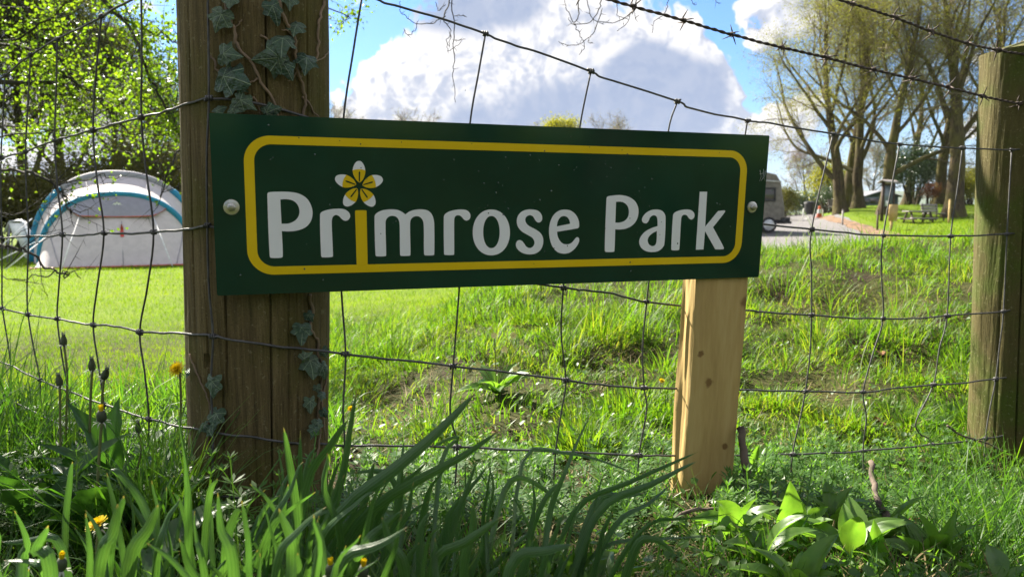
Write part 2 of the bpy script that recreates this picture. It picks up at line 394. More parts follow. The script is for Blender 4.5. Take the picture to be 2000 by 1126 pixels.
# ---------------------------------------------------------------- grass (real blades, nobody could count them)
M_grass = leafmat('meadow_grass', [(.030,.080,.008),(.055,.125,.012),(.085,.160,.014),(.125,.18,.022),(.19,.18,.055)], .5, (2.1, 2.2, .6), .5, .25, 2.0)
M_lush = leafmat('lush_grass', [(.028,.080,.010),(.045,.115,.016),(.075,.15,.022),(.105,.165,.025)], .45, (2.0, 2.2, .7), .4, .4, 2.0)
M_lawn = leafmat('mown_grass', [(.040,.085,.005),(.095,.165,.009),(.155,.195,.016)], .5, (2.1, 2.1, .4), .6, .05, 1.6)
M_straw = leafmat('dry_grass', [(.20,.15,.07),(.30,.24,.12),(.14,.10,.05)], .3, (1.3, 1.2, 1.0), .7, .2)
def blades(x, y, h, w, lean, az, bend, seg=2, z=None):
    """tapered blades: seg quads plus a tip triangle, each bending over"""
    n = len(x); z = ground(x, y)-.004 if z is None else z
    dx, dy = np.cos(az), np.sin(az); px, py = -dy, dx
    rot = rng.uniform(-.9, .9, n); wx, wy = px*np.cos(rot)+dx*np.sin(rot), py*np.cos(rot)+dy*np.sin(rot)
    V = np.empty((n, 2*seg+1, 3)); ang = lean.copy(); cx, cy_, cz = x.copy(), y.copy(), z.copy()
    for k in range(seg+1):
        t = k/seg; ww = w*(1-.45*t)*(.8 if k == 0 else 1)*.5
        if k < seg:
            V[:, 2*k] = np.stack([cx-wx*ww, cy_-wy*ww, cz], 1); V[:, 2*k+1] = np.stack([cx+wx*ww, cy_+wy*ww, cz], 1)
        else: V[:, 2*k] = np.stack([cx, cy_, cz], 1)
        st = h/seg; cx = cx+np.sin(ang)*dx*st; cy_ = cy_+np.sin(ang)*dy*st; cz = cz+np.cos(ang)*st; ang = ang+bend/seg
    off = (np.arange(n)*(2*seg+1))[:, None]
    Q = [off+np.array([[2*k, 2*k+1, 2*k+3, 2*k+2]]) for k in range(seg-1)]
    T = off+np.array([[2*seg-2, 2*seg-1, 2*seg]])
    mb = MB(); mb.V = [V.reshape(-1, 3)]; mb.n = n*(2*seg+1); mb.F = [(q, 0) for q in Q]+[(T, 0)]; return mb
def scatter(n, px0, px1, Y0, Y1, p=0.0):
    """even in view columns and in log distance (p shifts weight to the near end)"""
    px = rng.uniform(px0, px1, n); u = rng.uniform(0, 1, n)**(1+p); Y = Y0*(Y1/Y0)**u
    return (px-1000)/FPX*Y, Y
def stuff(name, mb, m): return tag(build(name, mb, m), kind='stuff')
def bare(x, y):
    k = np.zeros(len(x))
    for (c, r) in BARE: k = np.maximum(k, np.exp(-(((x-c[0])**2+((y-c[1])*.8)**2)/r**2)))
    return k
def mound_grass():
    x, y = scatter(285000, -260, 3000, 1.60, 7.2)
    px = 1000+x/y*FPX
    keep = (px > 560+rng.normal(0, 30, len(x))) | (y < 2.7)
    c = fbm(x*3.0, y*3.0, 5, 4); keep &= rng.uniform(0, 1, len(x)) < np.clip((c-.30)*3.6, .10, 1)*(1-.72*bare(x, y))
    x, y, c = x[keep], y[keep], c[keep]; n = len(x)
    tuft = np.clip((fbm(x*5.5, y*5.5, 9, 3)-.38)*3.6, 0, 1)
    big = np.clip((fbm(x*2.6, y*2.6, 19, 2)-.52)*6, 0, 1); h = (.028+.056*tuft**1.3)*(1+1.2*big*tuft)*rng.lognormal(0, .30, n); h *= np.clip(.75+.25*(y-1.6)/2, .8, 1.25)
    f = lambda a, b_: fbm(a*5.5, b_*5.5, 9, 3); az = np.arctan2(f(x, y)-f(x, y+.02), f(x, y)-f(x+.02, y))+rng.normal(0, .7, n); lean = np.abs(rng.normal(.30+.35*(1-tuft), .30, n)); bend = np.abs(rng.normal(1.0, .55, n))
    return blades(x, y, h, rng.uniform(.0022, .0046, n)*(.8+.1*y), lean, az, bend, 3)
stuff('mound_grass', mound_grass(), M_grass)
def straw():
    x, y = scatter(52000, 300, 2400, .85, 6.0); n = len(x); px = 1000+x/y*FPX
    k = (rng.uniform(0, 1, n) < .06+.94*bare(x, y)**.7+.18*((px > 1150) & (y < 1.5))) & ((px > 620) | (y < 1.3)); x, y = x[k], y[k]; n = len(x)
    return blades(x, y, rng.uniform(.04, .12, n), rng.uniform(.002, .0035, n), rng.uniform(1.0, 1.5, n), rng.uniform(0, 2*PI, n), rng.uniform(-.3, .5, n), 2)
stuff('dry_grass', straw(), M_straw)
def lawn():
    x, y = scatter(210000, -420, 980, 2.9, 26, .15); px = 1000+x/y*FPX
    k = (ground(x, y) < EYE-.55) & ((y > 3.4) | (rng.uniform(0, 1, len(x)) < .8)); x, y = x[k], y[k]; n = len(x)
    s = np.clip(y/7, .8, 2.2)
    return blades(x, y, rng.uniform(.018, .046, n)*(.6+.4*s)*(.6+.9*fbm(x*1.7, y*1.7, 44, 3)), rng.uniform(.0030, .0048, n)*s, np.abs(rng.normal(.3, .35, n)), rng.uniform(0, 2*PI, n), rng.uniform(0, .6, n), 2)
stuff('lawn_grass', lawn(), M_lawn)
def bank():
    x, y = scatter(42000, 1440, 2300, 22, 44); px = 1000+x/y*FPX
    lim = np.interp(y, [22, 28, 34, 46], [1790, 1752, 1690, 1612]); k = px > lim; x, y = x[k], y[k]; n = len(x)
    return blades(x, y, rng.uniform(.04, .09, n), rng.uniform(.012, .02, n), np.abs(rng.normal(.3, .3, n)), rng.uniform(0, 2*PI, n), rng.uniform(0, .6, n), 1 if False else 2)
stuff('bank_grass', bank(), M_lawn)
def behind_mound():
    x, y = scatter(26000, 900, 2400, 7.0, 16); n = len(x)
    return blades(x, y, rng.uniform(.04, .09, n), rng.uniform(.005, .010, n), np.abs(rng.normal(.3, .3, n)), rng.uniform(0, 2*PI, n), rng.uniform(0, .6, n), 2)
stuff('field_grass', behind_mound(), M_lawn)
def verge():
    parts = []
    # tall grass on the left verge, beyond and under the netting
    x, y = scatter(15000, -380, 660, .95, 2.9); c = fbm(x*4, y*4, 15, 3); k = rng.uniform(0, 1, len(x)) < np.clip((c-.25)*3, .12, 1); x, y, c = x[k], y[k], c[k]; n = len(x)
    px = 1000+x/y*FPX; lowf = 1-.72*np.clip((px-330)/60, 0, 1)*np.clip((1.9-y)/.5, 0, 1); h = (.05+.17*np.clip((c-.35)*3, 0, 1))*rng.lognormal(0, .25, n)*np.clip(1.15-(y-1)*.15, .75, 1.1)*lowf
    parts.append(blades(x, y, h, rng.uniform(.0022, .0050, n), np.abs(rng.normal(.22, .22, n)), rng.uniform(0, 2*PI, n), np.abs(rng.normal(.7, .5, n)), 4))
    # foot of the fence and the near ground
    x, y = scatter(17500, -300, 2950, .80, 1.85); c = fbm(x*5, y*5, 25, 3); k = rng.uniform(0, 1, len(x)) < np.clip((c-.33)*3.2, .08, 1); x, y, c = x[k], y[k], c[k]; n = len(x)
    px = 1000+x/y*FPX; tall = .50-.15*np.clip((px-1250)/200, 0, 1)*np.clip((1950-px)/150, 0, 1)+.38*np.clip((380-px)/80, 0, 1)
    h = (.035+.085*np.clip((c-.35)*3, 0, 1))*rng.lognormal(0, .3, n)*tall
    parts.append(blades(x, y, h, rng.uniform(.0018, .0042, n), np.abs(rng.normal(.3, .3, n)), rng.uniform(0, 2*PI, n), np.abs(rng.normal(.8, .5, n)), 4))
    x, y = scatter(6000, -300, 2800, .62, 1.0); n = len(x); px = 1000+x/y*FPX; h = rng.uniform(.03, .085, n)*np.where(px < 1000, 1.25, .85)
    parts.append(blades(x, y, h, rng.uniform(.0016, .0034, n), np.abs(rng.normal(.35, .3, n)), rng.uniform(0, 2*PI, n), np.abs(rng.normal(.8, .5, n)), 4))
    # fine pale tuft in the right corner
    for (px0, Y0, r, k0, hh) in [(1985, 1.12, .09, 420, .20), (2080, 1.2, .12, 420, .22), (1930, 1.02, .06, 160, .12), (1330, 1.2, .05, 90, .10)]:
        c = gpt(px0, Y0); x = c[0]+rng.normal(0, r, k0); y = c[1]+rng.normal(0, r*.8, k0)
        parts.append(blades(x, y, rng.uniform(.5, 1.1, k0)*hh, rng.uniform(.0014, .0024, k0), np.abs(rng.normal(.35, .25, k0)), rng.uniform(0, 2*PI, k0), np.abs(rng.normal(.8, .4, k0)), 5))
    mb = MB()
    for p in parts:
        k = mb.n; mb.V += p.V; mb.F += [(f+k, m) for f, m in p.F]; mb.n += p.n
    return mb
stuff('verge_grass', verge(), M_lush)

# low plants of the verge: whorled cleavers and small round ground leaves
M_cleaver = leafmat('cleavers_leaf', [(.045,.11,.020),(.07,.15,.03),(.10,.18,.04)], .45, (2.0, 2.1, .8), .5, .3, 3)
def cleavers():
    mb = MB(); V = []; F = []; k = 0
    regs = [(700, 1330, 1.05, 1.6, 230, .055), (1430, 1960, 1.12, 1.7, 230, .075), (-200, 380, .95, 1.6, 190, .13), (400, 700, 1.0, 1.3, 40, .07), (1850, 2050, 1.2, 1.5, 40, .07), (400, 640, .80, 1.0, 16, .15)]
    for (a, b_, y0, y1, n, hh) in regs:
        xs, ys = scatter(n, a, b_, y0, y1); zs = ground(xs, ys)
        for x, y, z in zip(xs, ys, zs):
            H = hh*rng.uniform(.5, 1.2); la = rng.uniform(0, 2*PI); ln = rng.uniform(0, .5); m_ = rng.integers(4, 7)
            top = None; prev = np.array([x, y, z])
            for w in range(m_):
                f = (w+1)/m_; c = np.array([x+math.cos(la)*math.sin(ln*f)*H*f, y+math.sin(la)*math.sin(ln*f)*H*f, z+H*f])
                s = .0009; V += [prev+[s, 0, 0], prev+[-s, s, 0], c+[-s, s, 0], c+[s, 0, 0]]; F.append((k, k+1, k+2, k+3)); k += 4; prev = c
                L = rng.uniform(.014, .024)*(1.0 if w < m_-1 else .7); up = rng.uniform(.05, .5)+(.5 if w == m_-1 else 0); a0 = rng.uniform(0, 6)
                for q in range(7):
                    aa = a0+q*2*PI/7; d = np.array([math.cos(aa)*math.cos(up), math.sin(aa)*math.cos(up), math.sin(up)]); sd = np.array([-math.sin(aa), math.cos(aa), 0])*L*.13
                    V += [c, c+d*L*.6+sd, c+d*L, c+d*L*.6-sd]; F.append((k, k+1, k+2, k+3)); k += 4
    mb.add(V, F); return mb
stuff('cleavers', cleavers(), M_cleaver)
M_gleaf = leafmat('ground_leaf', [(.040,.095,.018),(.07,.14,.025),(.11,.18,.035)], .45, (1.9, 2.1, .8), .45, .4, 3)
def ground_leaves():
    mb = MB(); V = []; F = []; k = 0
    for (a, b_, y0, y1, n) in [(-300, 2300, .62, 1.7, 2000), (1300, 2100, .8, 1.4, 500), (600, 2900, 1.6, 3.2, 2000), (2100, 2900, .8, 1.7, 700), (-200, 420, 1.0, 1.9, 700)]:
        xs, ys = scatter(n, a, b_, y0, y1); zs = ground(xs, ys)
        for x, y, z in zip(xs, ys, zs):
            L = rng.uniform(.008, .022); aa = rng.uniform(0, 2*PI); up = rng.normal(.25, .35); c = np.array([x, y, z+rng.uniform(.004, .045)])
            d = np.array([math.cos(aa)*math.cos(up), math.sin(aa)*math.cos(up), math.sin(up)]); sd = np.array([-math.sin(aa), math.cos(aa), rng.normal(0, .3)])*L*rng.uniform(.28, .5)
            nn = np.cross(d, sd); nn *= .25
            V += [c, c+d*L*.35+sd+nn, c+d*L*.8+sd*.6+nn, c+d*L, c+d*L*.8-sd*.6+nn, c+d*L*.35-sd+nn]
            F += [(k, k+1, k+2, k+3), (k, k+3, k+4, k+5)]; k += 6
    mb.add(V, F); return mb
stuff('ground_leaves', ground_leaves(), M_gleaf)
# ---------------------------------------------------------------- the name sign
SR = np.array([[.94464531,-.327393222,.0214223334],[.32809271,.942500031,-.0636306873],[.000641705802,.0671369417,.997743564]])
ST = np.array([.0183444, 1.17194564, .01061736+EYE]); SN = SR[:, 1]
SW, SH = .9089, .25
SM = Matrix(((*SR[0], ST[0]), (*SR[1], ST[1]), (*SR[2], ST[2]), (0, 0, 0, 1)))
def sxy(px, py):
    d = ray(px, py); e = ST-np.array([0, 0, EYE]); t = (e@SN)/(d@SN); q = SR.T@(d*t-e); return np.array([q[0], q[2]])
def onplane(px, py, off):
    """point on the plane parallel to the sign, off metres behind its face"""
    d = ray(px, py); e = ST+SN*off-np.array([0, 0, EYE]); return np.array([0, 0, EYE])+d*((e@SN)/(d@SN))
sign = thing('park_sign', 'dark green sign reading Primrose Park with yellow border and white flower, bolted to the posts', 'sign', ST)
def paint(name, cols, rough, coat, grime=.0, scale=6):
    m, t, b = mat(name); o = t.n('ShaderNodeTexCoord').outputs['Object']
    n = t.noise(o, scale, 5, .6); c = t.mix(t.ss(n, .35, .7), cols[0]+(1,), cols[1]+(1,))
    if grime:
        s = t.ss(t.noise(o, 170, 3, .7), .70, .78); c = t.mix(t.m('MULTIPLY', s, grime), c, (.10, .10, .07, 1))
    t.put(b.inputs['Base Color'], c); b.inputs['Coat Weight'].default_value = coat; b.inputs['Coat Roughness'].default_value = .10
    b.inputs['Specular IOR Level'].default_value = .22; t.put(b.inputs['Roughness'], t.ss(t.noise(o, 12, 4), .3, .8, rough*.7, rough*1.5)); return m
M_sgreen = paint('sign_green', [(.0012, .031, .0195), (.0020, .041, .0255)], .12, .34, .15)
M_syellow = paint('sign_yellow', [(.74, .50, .006), (.80, .55, .010)], .4, .15, .35)
M_swhite = paint('sign_white', [(.80, .80, .82), (.85, .85, .86)], .4, .15, .30)
M_zinc = flat('zinc_plate', (.62, .61, .58), .38, 1.0, .4, 90, .2)
def plate(loops, y0, y1, name, m, parent=sign):
    """flat cut shape in sign coordinates: loops of (x, z); y0..y1 its depth (front is smaller)"""
    cu = bpy.data.curves.new(name, 'CURVE'); cu.dimensions = '2D'; cu.fill_mode = 'BOTH'; cu.extrude = abs(y1-y0)/2
    for lp in loops:
        sp = cu.splines.new('POLY'); sp.points.add(len(lp)-1); sp.use_cyclic_u = True
        for p, (x, z) in zip(sp.points, lp): p.co = (x, z, 0, 1)
    ob = bpy.data.objects.new('tmp', cu); me = bpy.data.meshes.new_from_object(ob); bpy.data.objects.remove(ob); bpy.data.curves.remove(cu)
    me.name = name; me.transform(Matrix(((1, 0, 0, 0), (0, 0, -1, (y0+y1)/2), (0, 1, 0, 0), (0, 0, 0, 1))))
    return link(name, me, parent, m, SM)
def rrect(hx, hz, r, n=12):
    out = []
    for sx, sz, a0 in ((1, 1, 0), (-1, 1, 90), (-1, -1, 180), (1, -1, 270)):
        for k in range(n+1):
            a = math.radians(a0+90*k/n); out.append((sx*(hx-r)+r*math.cos(a), sz*(hz-r)+r*math.sin(a)))
    return out
plate([rrect(SW/2, SH/2, .0025, 4)], 0, .003, 'panel', M_sgreen)
plate([rrect(.4125, .0973, .036), rrect(.3990, .0856, .0235)[::-1]], -.0004, -.0001, 'border', M_syellow)
def outline(raw, ox, oy, sc):
    """traced outline; a third entry marks a corner"""
    pts = [np.array(p[:2], float) for p in raw]; n = len(raw); out = []
    for i in range(n):
        a, b, c, d = pts[i-1], pts[i], pts[(i+1) % n], pts[(i+2) % n]
        if len(raw[i]) > 2: a = b-(c-b)
        if len(raw[(i+1) % n]) > 2: d = c+(c-b)
        lab = np.linalg.norm(b-a); lbc = np.linalg.norm(c-b)+1e-9; lcd = np.linalg.norm(d-c)
        t1 = (c-a)/(lab+lbc)*lbc if len(raw[i]) < 3 else (c-b); t2 = (d-b)/(lbc+lcd)*lbc if len(raw[(i+1) % n]) < 3 else (c-b)
        k = max(2, min(8, int(lbc/14)))
        for t in np.arange(k)/k:
            out.append((2*t**3-3*t*t+1)*b+(t**3-2*t*t+t)*t1+(-2*t**3+3*t*t)*c+(t**3-t*t)*t2)
    return [tuple(sxy(ox+p[0]/sc, oy+p[1]/sc)) for p in out]
def ell(cx, cy_, rx, ry, n=48, pw=.95): 
    return [(cx+rx*math.copysign(abs(math.cos(a))**pw, math.cos(a)), cy_+ry*math.copysign(abs(math.sin(a))**pw, math.sin(a))) for a in np.arange(n)*2*PI/n]
A_, B_, C_, D_ = (500, 300, 5.118), (720, 380, 7.143), (900, 380, 7.143), (1160, 360, 7.143)
LET = [
 (A_, [[(113,405),(125,387),(230,380),(330,382),(430,400),(510,450),(555,530),(565,605),(545,680),(495,735),(410,768),(320,776),(258,773,1),(268,1022),(258,1038),(150,1040),(137,1025)],
       [(243,458,1),(300,455),(365,467),(412,505),(434,565),(425,625),(390,668),(330,696),(255,700,1)]]),
 (A_, [[(640,610),(655,583),(720,560),(800,550),(880,555),(930,588),(941,630),(922,662),(890,671),(860,655),(828,622),(797,612),(768,630),(757,680),(769,1022),(758,1032),(662,1034),(651,1020)]]),
 (B_, [[(82,310),(100,268),(170,226),(250,209),(330,205),(400,212),(465,240),(512,275,1),(570,235),(650,210),(740,205),(820,220),(875,265),(905,340),(915,430),(915,830),(905,843),(790,845),(773,830),(768,430),(755,360),(720,315),(675,300),(625,310),(590,345),(577,400),(583,840),(570,851),(450,852),(438,838),(432,430),(420,355),(385,310),(330,295),(280,308),(245,345),(235,400),(243,845),(232,857),(110,858),(96,843)]]),
 (B_, [[(1048,320),(1060,277),(1110,241),(1190,216),(1280,207),(1360,215),(1408,253),(1420,303),(1402,345),(1365,363),(1330,348),(1300,312),(1270,291),(1230,288),(1203,310),(1192,370),(1192,830),(1180,840),(1065,840),(1052,828)]]),
 (C_, [ell(425, 526, 259, 319), ell(426, 521, 115, 224)[::-1]]),
 (C_, [[(1135,330),(1122,272),(1075,225),(1000,207),(920,210),(845,240),(795,300),(780,375),(798,450),(850,512),(930,560),(1000,605),(1027,660),(1013,715),(965,744),(915,725),(880,677),(850,643),(813,632),(778,656),(768,710),(798,768),(860,812),(950,832),(1040,820),(1112,768),(1145,690),(1145,600),(1110,535),(1040,483),(950,435),(908,390),(898,342),(918,304),(963,286),(1005,303),(1035,350),(1060,380),(1090,389),(1122,370)]]),
 (C_, [[(1650,415),(1640,463),(1600,474),(1340,518,1),(1352,585),(1387,650),(1430,684),(1490,692),(1545,670),(1588,622),(1615,593),(1643,600),(1650,645),(1622,710),(1570,770),(1505,812),(1430,822),(1350,800),(1282,730),(1242,620),(1230,500),(1250,372),(1300,277),(1370,224),(1450,208),(1530,222),(1595,270),(1638,345)],
       [(1337,443,1),(1352,372),(1387,317),(1432,298),(1480,311),(1512,352),(1526,405,1)]]),
 (D_, [[(175,195),(190,169),(280,153),(380,150),(480,172),(568,230),(612,310),(620,395),(597,490),(540,565),(450,614),(360,628),(295,626,1),(285,925),(272,940),(165,940),(150,925)],
       [(307,243,1),(370,241),(430,262),(472,310),(487,380),(475,450),(435,502),(370,529),(297,533,1)]]),
 (D_, [[(998,470),(985,410),(945,367),(880,350),(800,358),(730,395),(682,450),(668,500),(690,535),(730,542),(760,510),(785,457),(830,430),(870,445),(885,490),(887,580,1),(800,610),(712,660),(650,733),(630,800),(650,870),(710,923),(800,942),(890,930),(950,888),(980,835)],
       [(878,648,1),(820,677),(768,725),(748,780),(767,835),(810,860),(850,848),(870,808)]]),
 (D_, [[(1103,430),(1120,397),(1180,367),(1270,350),(1350,358),(1393,395),(1402,440),(1387,475),(1355,491),(1325,473),(1295,432),(1260,422),(1227,440),(1215,490),(1190,900),(1180,915),(1092,917),(1078,903)]]),
 (D_, [[(1475,102,1),(1578,102,1),(1550,590,1),(1730,372,1),(1820,363),(1830,378),(1660,597,1),(1812,883),(1803,902),(1692,905,1),(1548,650,1),(1528,906,1),(1420,910,1)]]),
]
for fr, loops in LET: plate([outline(l, *fr) for l in loops], -.0004, -.0001, 'letter', M_swhite)
istem = outline([(990,572,1),(1000,566),(1096,566),(1105,572,1),(1116,1112,1),(1006,1112,1)], *A_)
plate([istem], -.0004, -.0001, 'letter', M_syellow)
FC = sxy(640+578/9.383, 300+590/9.383)
pet = [np.array(sxy(640+x/9.383, 300+y/9.383))-FC for x, y in curve([(572,527),(522,482),(472,400),(450,315),(468,222),(508,156),(560,133),(612,150),(660,222),(682,315),(672,400),(635,482),(590,527)], 5)]
Rp = .0262
for k in range(5):
    a = math.radians(72*k+1.5); c, s = math.cos(a), math.sin(a)
    rt = lambda q: [(FC[0]+c*x+s*y, FC[1]-s*x+c*y) for x, y in q]
    plate([rt(pet)], -.0003, -.0001, 'petal', M_swhite)
    inner = []
    lim = np.linalg.norm(pet[0]); Ry = .0240
    q = [p if np.linalg.norm(p) < Ry else None for p in pet]; left = [p for p in q[:len(q)//2] if p is not None]; right = [p for p in q[len(q)//2:] if p is not None]
    a0 = math.atan2(left[-1][1], left[-1][0]); a1 = math.atan2(right[0][1], right[0][0])
    arc = [np.array([Ry*math.cos(t), Ry*math.sin(t)]) for t in np.linspace(a0, a1, 10)]
    plate([rt(left+arc+right)], -.0005, -.0003, 'petal_base', M_syellow)
    plate([rt([(-.0008, .006), (-.0011, .019), (-.0004, .0208), (.0004, .0208), (.0011, .019), (.0008, .006)])], -.0007, -.0005, 'petal_streak', M_sgreen)
M_steelhead = flat('bolt_steel', (.42, .41, .38), .42, 1.0, .4, 90, .3)
def bolt(px, py, r):
    c = sxy(px, py); mb = MB()
    def disc(r0, r1, y0, y1, n, mbx):
        a = np.arange(n)*2*PI/n+.2
        V = [(c[0]+r0*math.cos(t), y0, c[1]+r0*math.sin(t)) for t in a]+[(c[0]+r1*math.cos(t), y1, c[1]+r1*math.sin(t)) for t in a]
        mbx.add((np.array(V)@SR.T)+ST, [(k, (k+1) % n, n+(k+1) % n, n+k) for k in range(n)]+[tuple(range(n, 2*n))])
    disc(r, r, 0, -.0022, 24, mb); disc(r*.96, r*.62, -.0022, -.0032, 24, mb)
    w = build('bolt', mb, M_zinc, sign, 35)
    m2 = MB(); disc(r*.60, r*.60, -.0030, -.0085, 6, m2); disc(r*.56, r*.40, -.0085, -.0096, 6, m2); disc(r*.36, r*.28, -.0096, -.0088, 12, m2); build('bolt_head', m2, M_steelhead, w)
bolt(452, 404, .0106); bolt(1468, 404, .0098)
# rain drops and a scuffed mark on the panel
M_drop, t, b = mat('rain_drop'); b.inputs['Base Color'].default_value = (.02, .06, .045, 1); b.inputs['Roughness'].default_value = .05; b.inputs['Coat Weight'].default_value = 1
mb = MB()
r2 = np.random.default_rng(3)
for k in range(110):
    x, z = r2.uniform(-.44, .44), r2.uniform(-.11, .12); r = r2.uniform(.0005, .0014)
    if k < 40: x, z = r2.normal(.05, .17), r2.normal(.04, .04)
    n = 8; a = np.arange(n)*2*PI/n
    V = [(x+r*math.cos(t_), -.0001, z+r*(1.2*math.sin(t_))) for t_ in a]+[(x+r*.6*math.cos(t_), -.0001-r*.35, z+r*(.7*math.sin(t_)-.1)) for t_ in a]+[(x, -r*.5, z-.1*r)]
    mb.add(np.array(V)@SR.T+ST-SN*.0004, [(i, (i+1) % n, n+(i+1) % n, n+i) for i in range(n)]+[(n+i, n+(i+1) % n, 2*n) for i in range(n)])
tag(build('rain_drops', mb, M_drop, sign, 180), kind='stuff')
def onsign(px, py, off=.0006): 
    q = sxy(px, py); return SR@np.array([q[0], -off, q[1]])+ST
mb = MB()
for q in ([(1484,332),(1486,345),(1483,354)],[(1483,340),(1491,338)],[(1491,330),(1490,346),(1494,353)],[(1494,333),(1493,350)],[(1486,353),(1490,347)]):
    mb.tube([onsign(*p) for p in q], .00035, 4)
build('scratch_mark', mb, flat('scuffed_paint', (.42, .45, .43), .7), sign)

# ---------------------------------------------------------------- posts
def axis_post(name, label, a, b_, R, m, cracks, holes=(), n=256, rows=90, top=None, seed=0, under=.35, bumps=.004):
    """round timber: a (top point) to b_ (foot), with split grooves along the grain and bolt holes"""
    a, b_ = vec(a), vec(b_); r_ = np.random.default_rng(seed); d = (a-b_)/np.linalg.norm(a-b_); b0 = b_-d*under
    th = np.arange(n)*2*PI/n; H = np.linalg.norm(a-b0); Z = np.linspace(0, H, rows); T, ZZ = np.meshgrid(th, Z)
    rad = R*(1+.012*np.cos(2*T+1)+0*T)+bumps*(fbm(np.cos(T)*2+5, np.sin(T)*2+ZZ*2.2, seed+40, 4)-.5)*2
    rad = rad+.0016*(fbm(T*14, ZZ*5, seed+50, 3)-.5)
    for (tc_, wd, dp, z0, z1, wav) in cracks:
        c = tc_+wav*(fbm(ZZ*3, ZZ*0+tc_, seed+60, 3)-.5); dd = np.abs((T-c+PI) % (2*PI)-PI)*R
        env = np.clip((ZZ-z0)/.05, 0, 1)*np.clip((z1-ZZ)/.05, 0, 1)*(.35+.65*fbm(ZZ*6, ZZ*0+tc_*3, seed+61, 3)*1.6)
        rad = rad-dp*.7*np.clip(env, 0, 1)*np.exp(-(dd/(wd*.42))**2)
    for (ht, hz, hr) in holes:
        dd = np.hypot(((T-ht+PI) % (2*PI)-PI)*R, ZZ-hz); rad = rad-.014*np.clip(1-(dd/hr)**4, 0, 1)
    u = np.array([1.0, 0, 0]); u = u-d*(u@d); u /= np.linalg.norm(u); w = np.cross(d, u)
    V = b0+ZZ[..., None]*d+rad[..., None]*(np.cos(T)[..., None]*u+np.sin(T)[..., None]*w); V = V.reshape(-1, 3)
    if top is not None:
        last = V[-n:]; last += d*((last-a)@vec(top))[:, None]; V[-n:] = last
    mb = MB(); i = np.arange(rows-1)[:, None]; j = np.arange(n)[None]
    F = np.stack([i*n+j, i*n+(j+1) % n, (i+1)*n+(j+1) % n, (i+1)*n+j], -1).reshape(-1, 4); mb.add(V, F)
    ring = V[-n:]; c = ring.mean(0); k = 5; tv = [ring]; 
    for q in range(1, k): tv.append(c+(ring-c)*(1-q/k)+d*(.002*math.sin(q*2.1)+(.003 if q == 1 else .004)))
    TV = np.concatenate(tv+[c[None]+d*.004]); TF = [(q*n+j2, q*n+(j2+1) % n, (q+1)*n+(j2+1) % n, (q+1)*n+j2) for q in range(k-1) for j2 in range(n)]
    mb.add(TV, TF+[((k-1)*n+j2, (k-1)*n+(j2+1) % n, k*n) for j2 in range(n)])
    o = build(name, mb, m, None, 40); return tag(o, label, 'post', 'fence posts')
def lean(top, foot): return top, foot
M_oldwood = woodmat('weathered_post_timber', [(.034,.026,.012),(.125,.092,.038),(.225,.17,.08)], (125, 125, 5.0), 1.0, (.085, .080, .014), .9, .7)
PA, PB = P(494, -400, 1.150), P(511, 945, 1.178); PR = .1085
PAX = (PA-PB)/np.linalg.norm(PA-PB)
hz = lambda py: np.linalg.norm(P(505, py, 1.06)[2]-PB[2])+.35+ (0)
front = -PI/2
def ptheta(px): return front+math.asin(max(-1, min(1, (px-505)/139)))
zof = lambda py: (P(505, py, 1.045)[2]-PB[2])+.35
crk = [(ptheta(490), .0022, .006, .2, 1.4, .05), (ptheta(567), .0020, .010, .15, 1.4, .04), (ptheta(480), .0016, .007, .1, .8, .03), (ptheta(420), .002, .008, .6, 1.4, .05), (ptheta(378), .003, .006, .7, 1.4, .1),
       (ptheta(607), .0016, .007, .0, 1.4, .06), (ptheta(625), .0015, .006, .3, 1.4, .04), (ptheta(540), .0012, .005, .0, .6, .04), (ptheta(450), .0012, .005, .0, .7, .03), (ptheta(515), .001, .004, .1, .7, .02), (ptheta(595), .001, .005, .1, .7, .02)]
hol = [(ptheta(447), zof(708), .0055), (ptheta(448), zof(764), .0050), (ptheta(461), zof(902), .0065), (ptheta(436), zof(668), .003)]
axis_post('fence_post', 'thick weathered round post overgrown with ivy behind the left end of the green sign', PA, PB, PR, M_oldwood, crk, hol, 320, 120, None, 1)
M_moss = woodmat('green_tinged_timber', [(.055,.045,.014),(.085,.070,.022),(.12,.10,.034)], (45, 45, 6.0), 1.0, (.062, .085, .010), .9, .9)
RA, RB = P(2001, 86, 1.74), P(1971, 910, 1.74)
axis_post('fence_post', 'round green-tinged post with slanting top carrying barbed wire at the right edge', RA, RB, .086, M_moss,
          [(front-.48, .0018, .010, .3, 1.6, .03), (front+.5, .0018, .006, .3, 1.6, .04), (front-.9, .004, .004, .0, .9, .3)], [(front+.15, .55, .004), (front+.35, .95, .003)], 224, 80, (.30, .05, 0), 2, .35, .006)
axis_post('fence_post', 'next fence post along, past the right edge beyond the green-tinged one', P(2625, 150, 2.28), P(2605, 800, 2.28), .08, M_moss, [], [], 64, 30, None, 3)
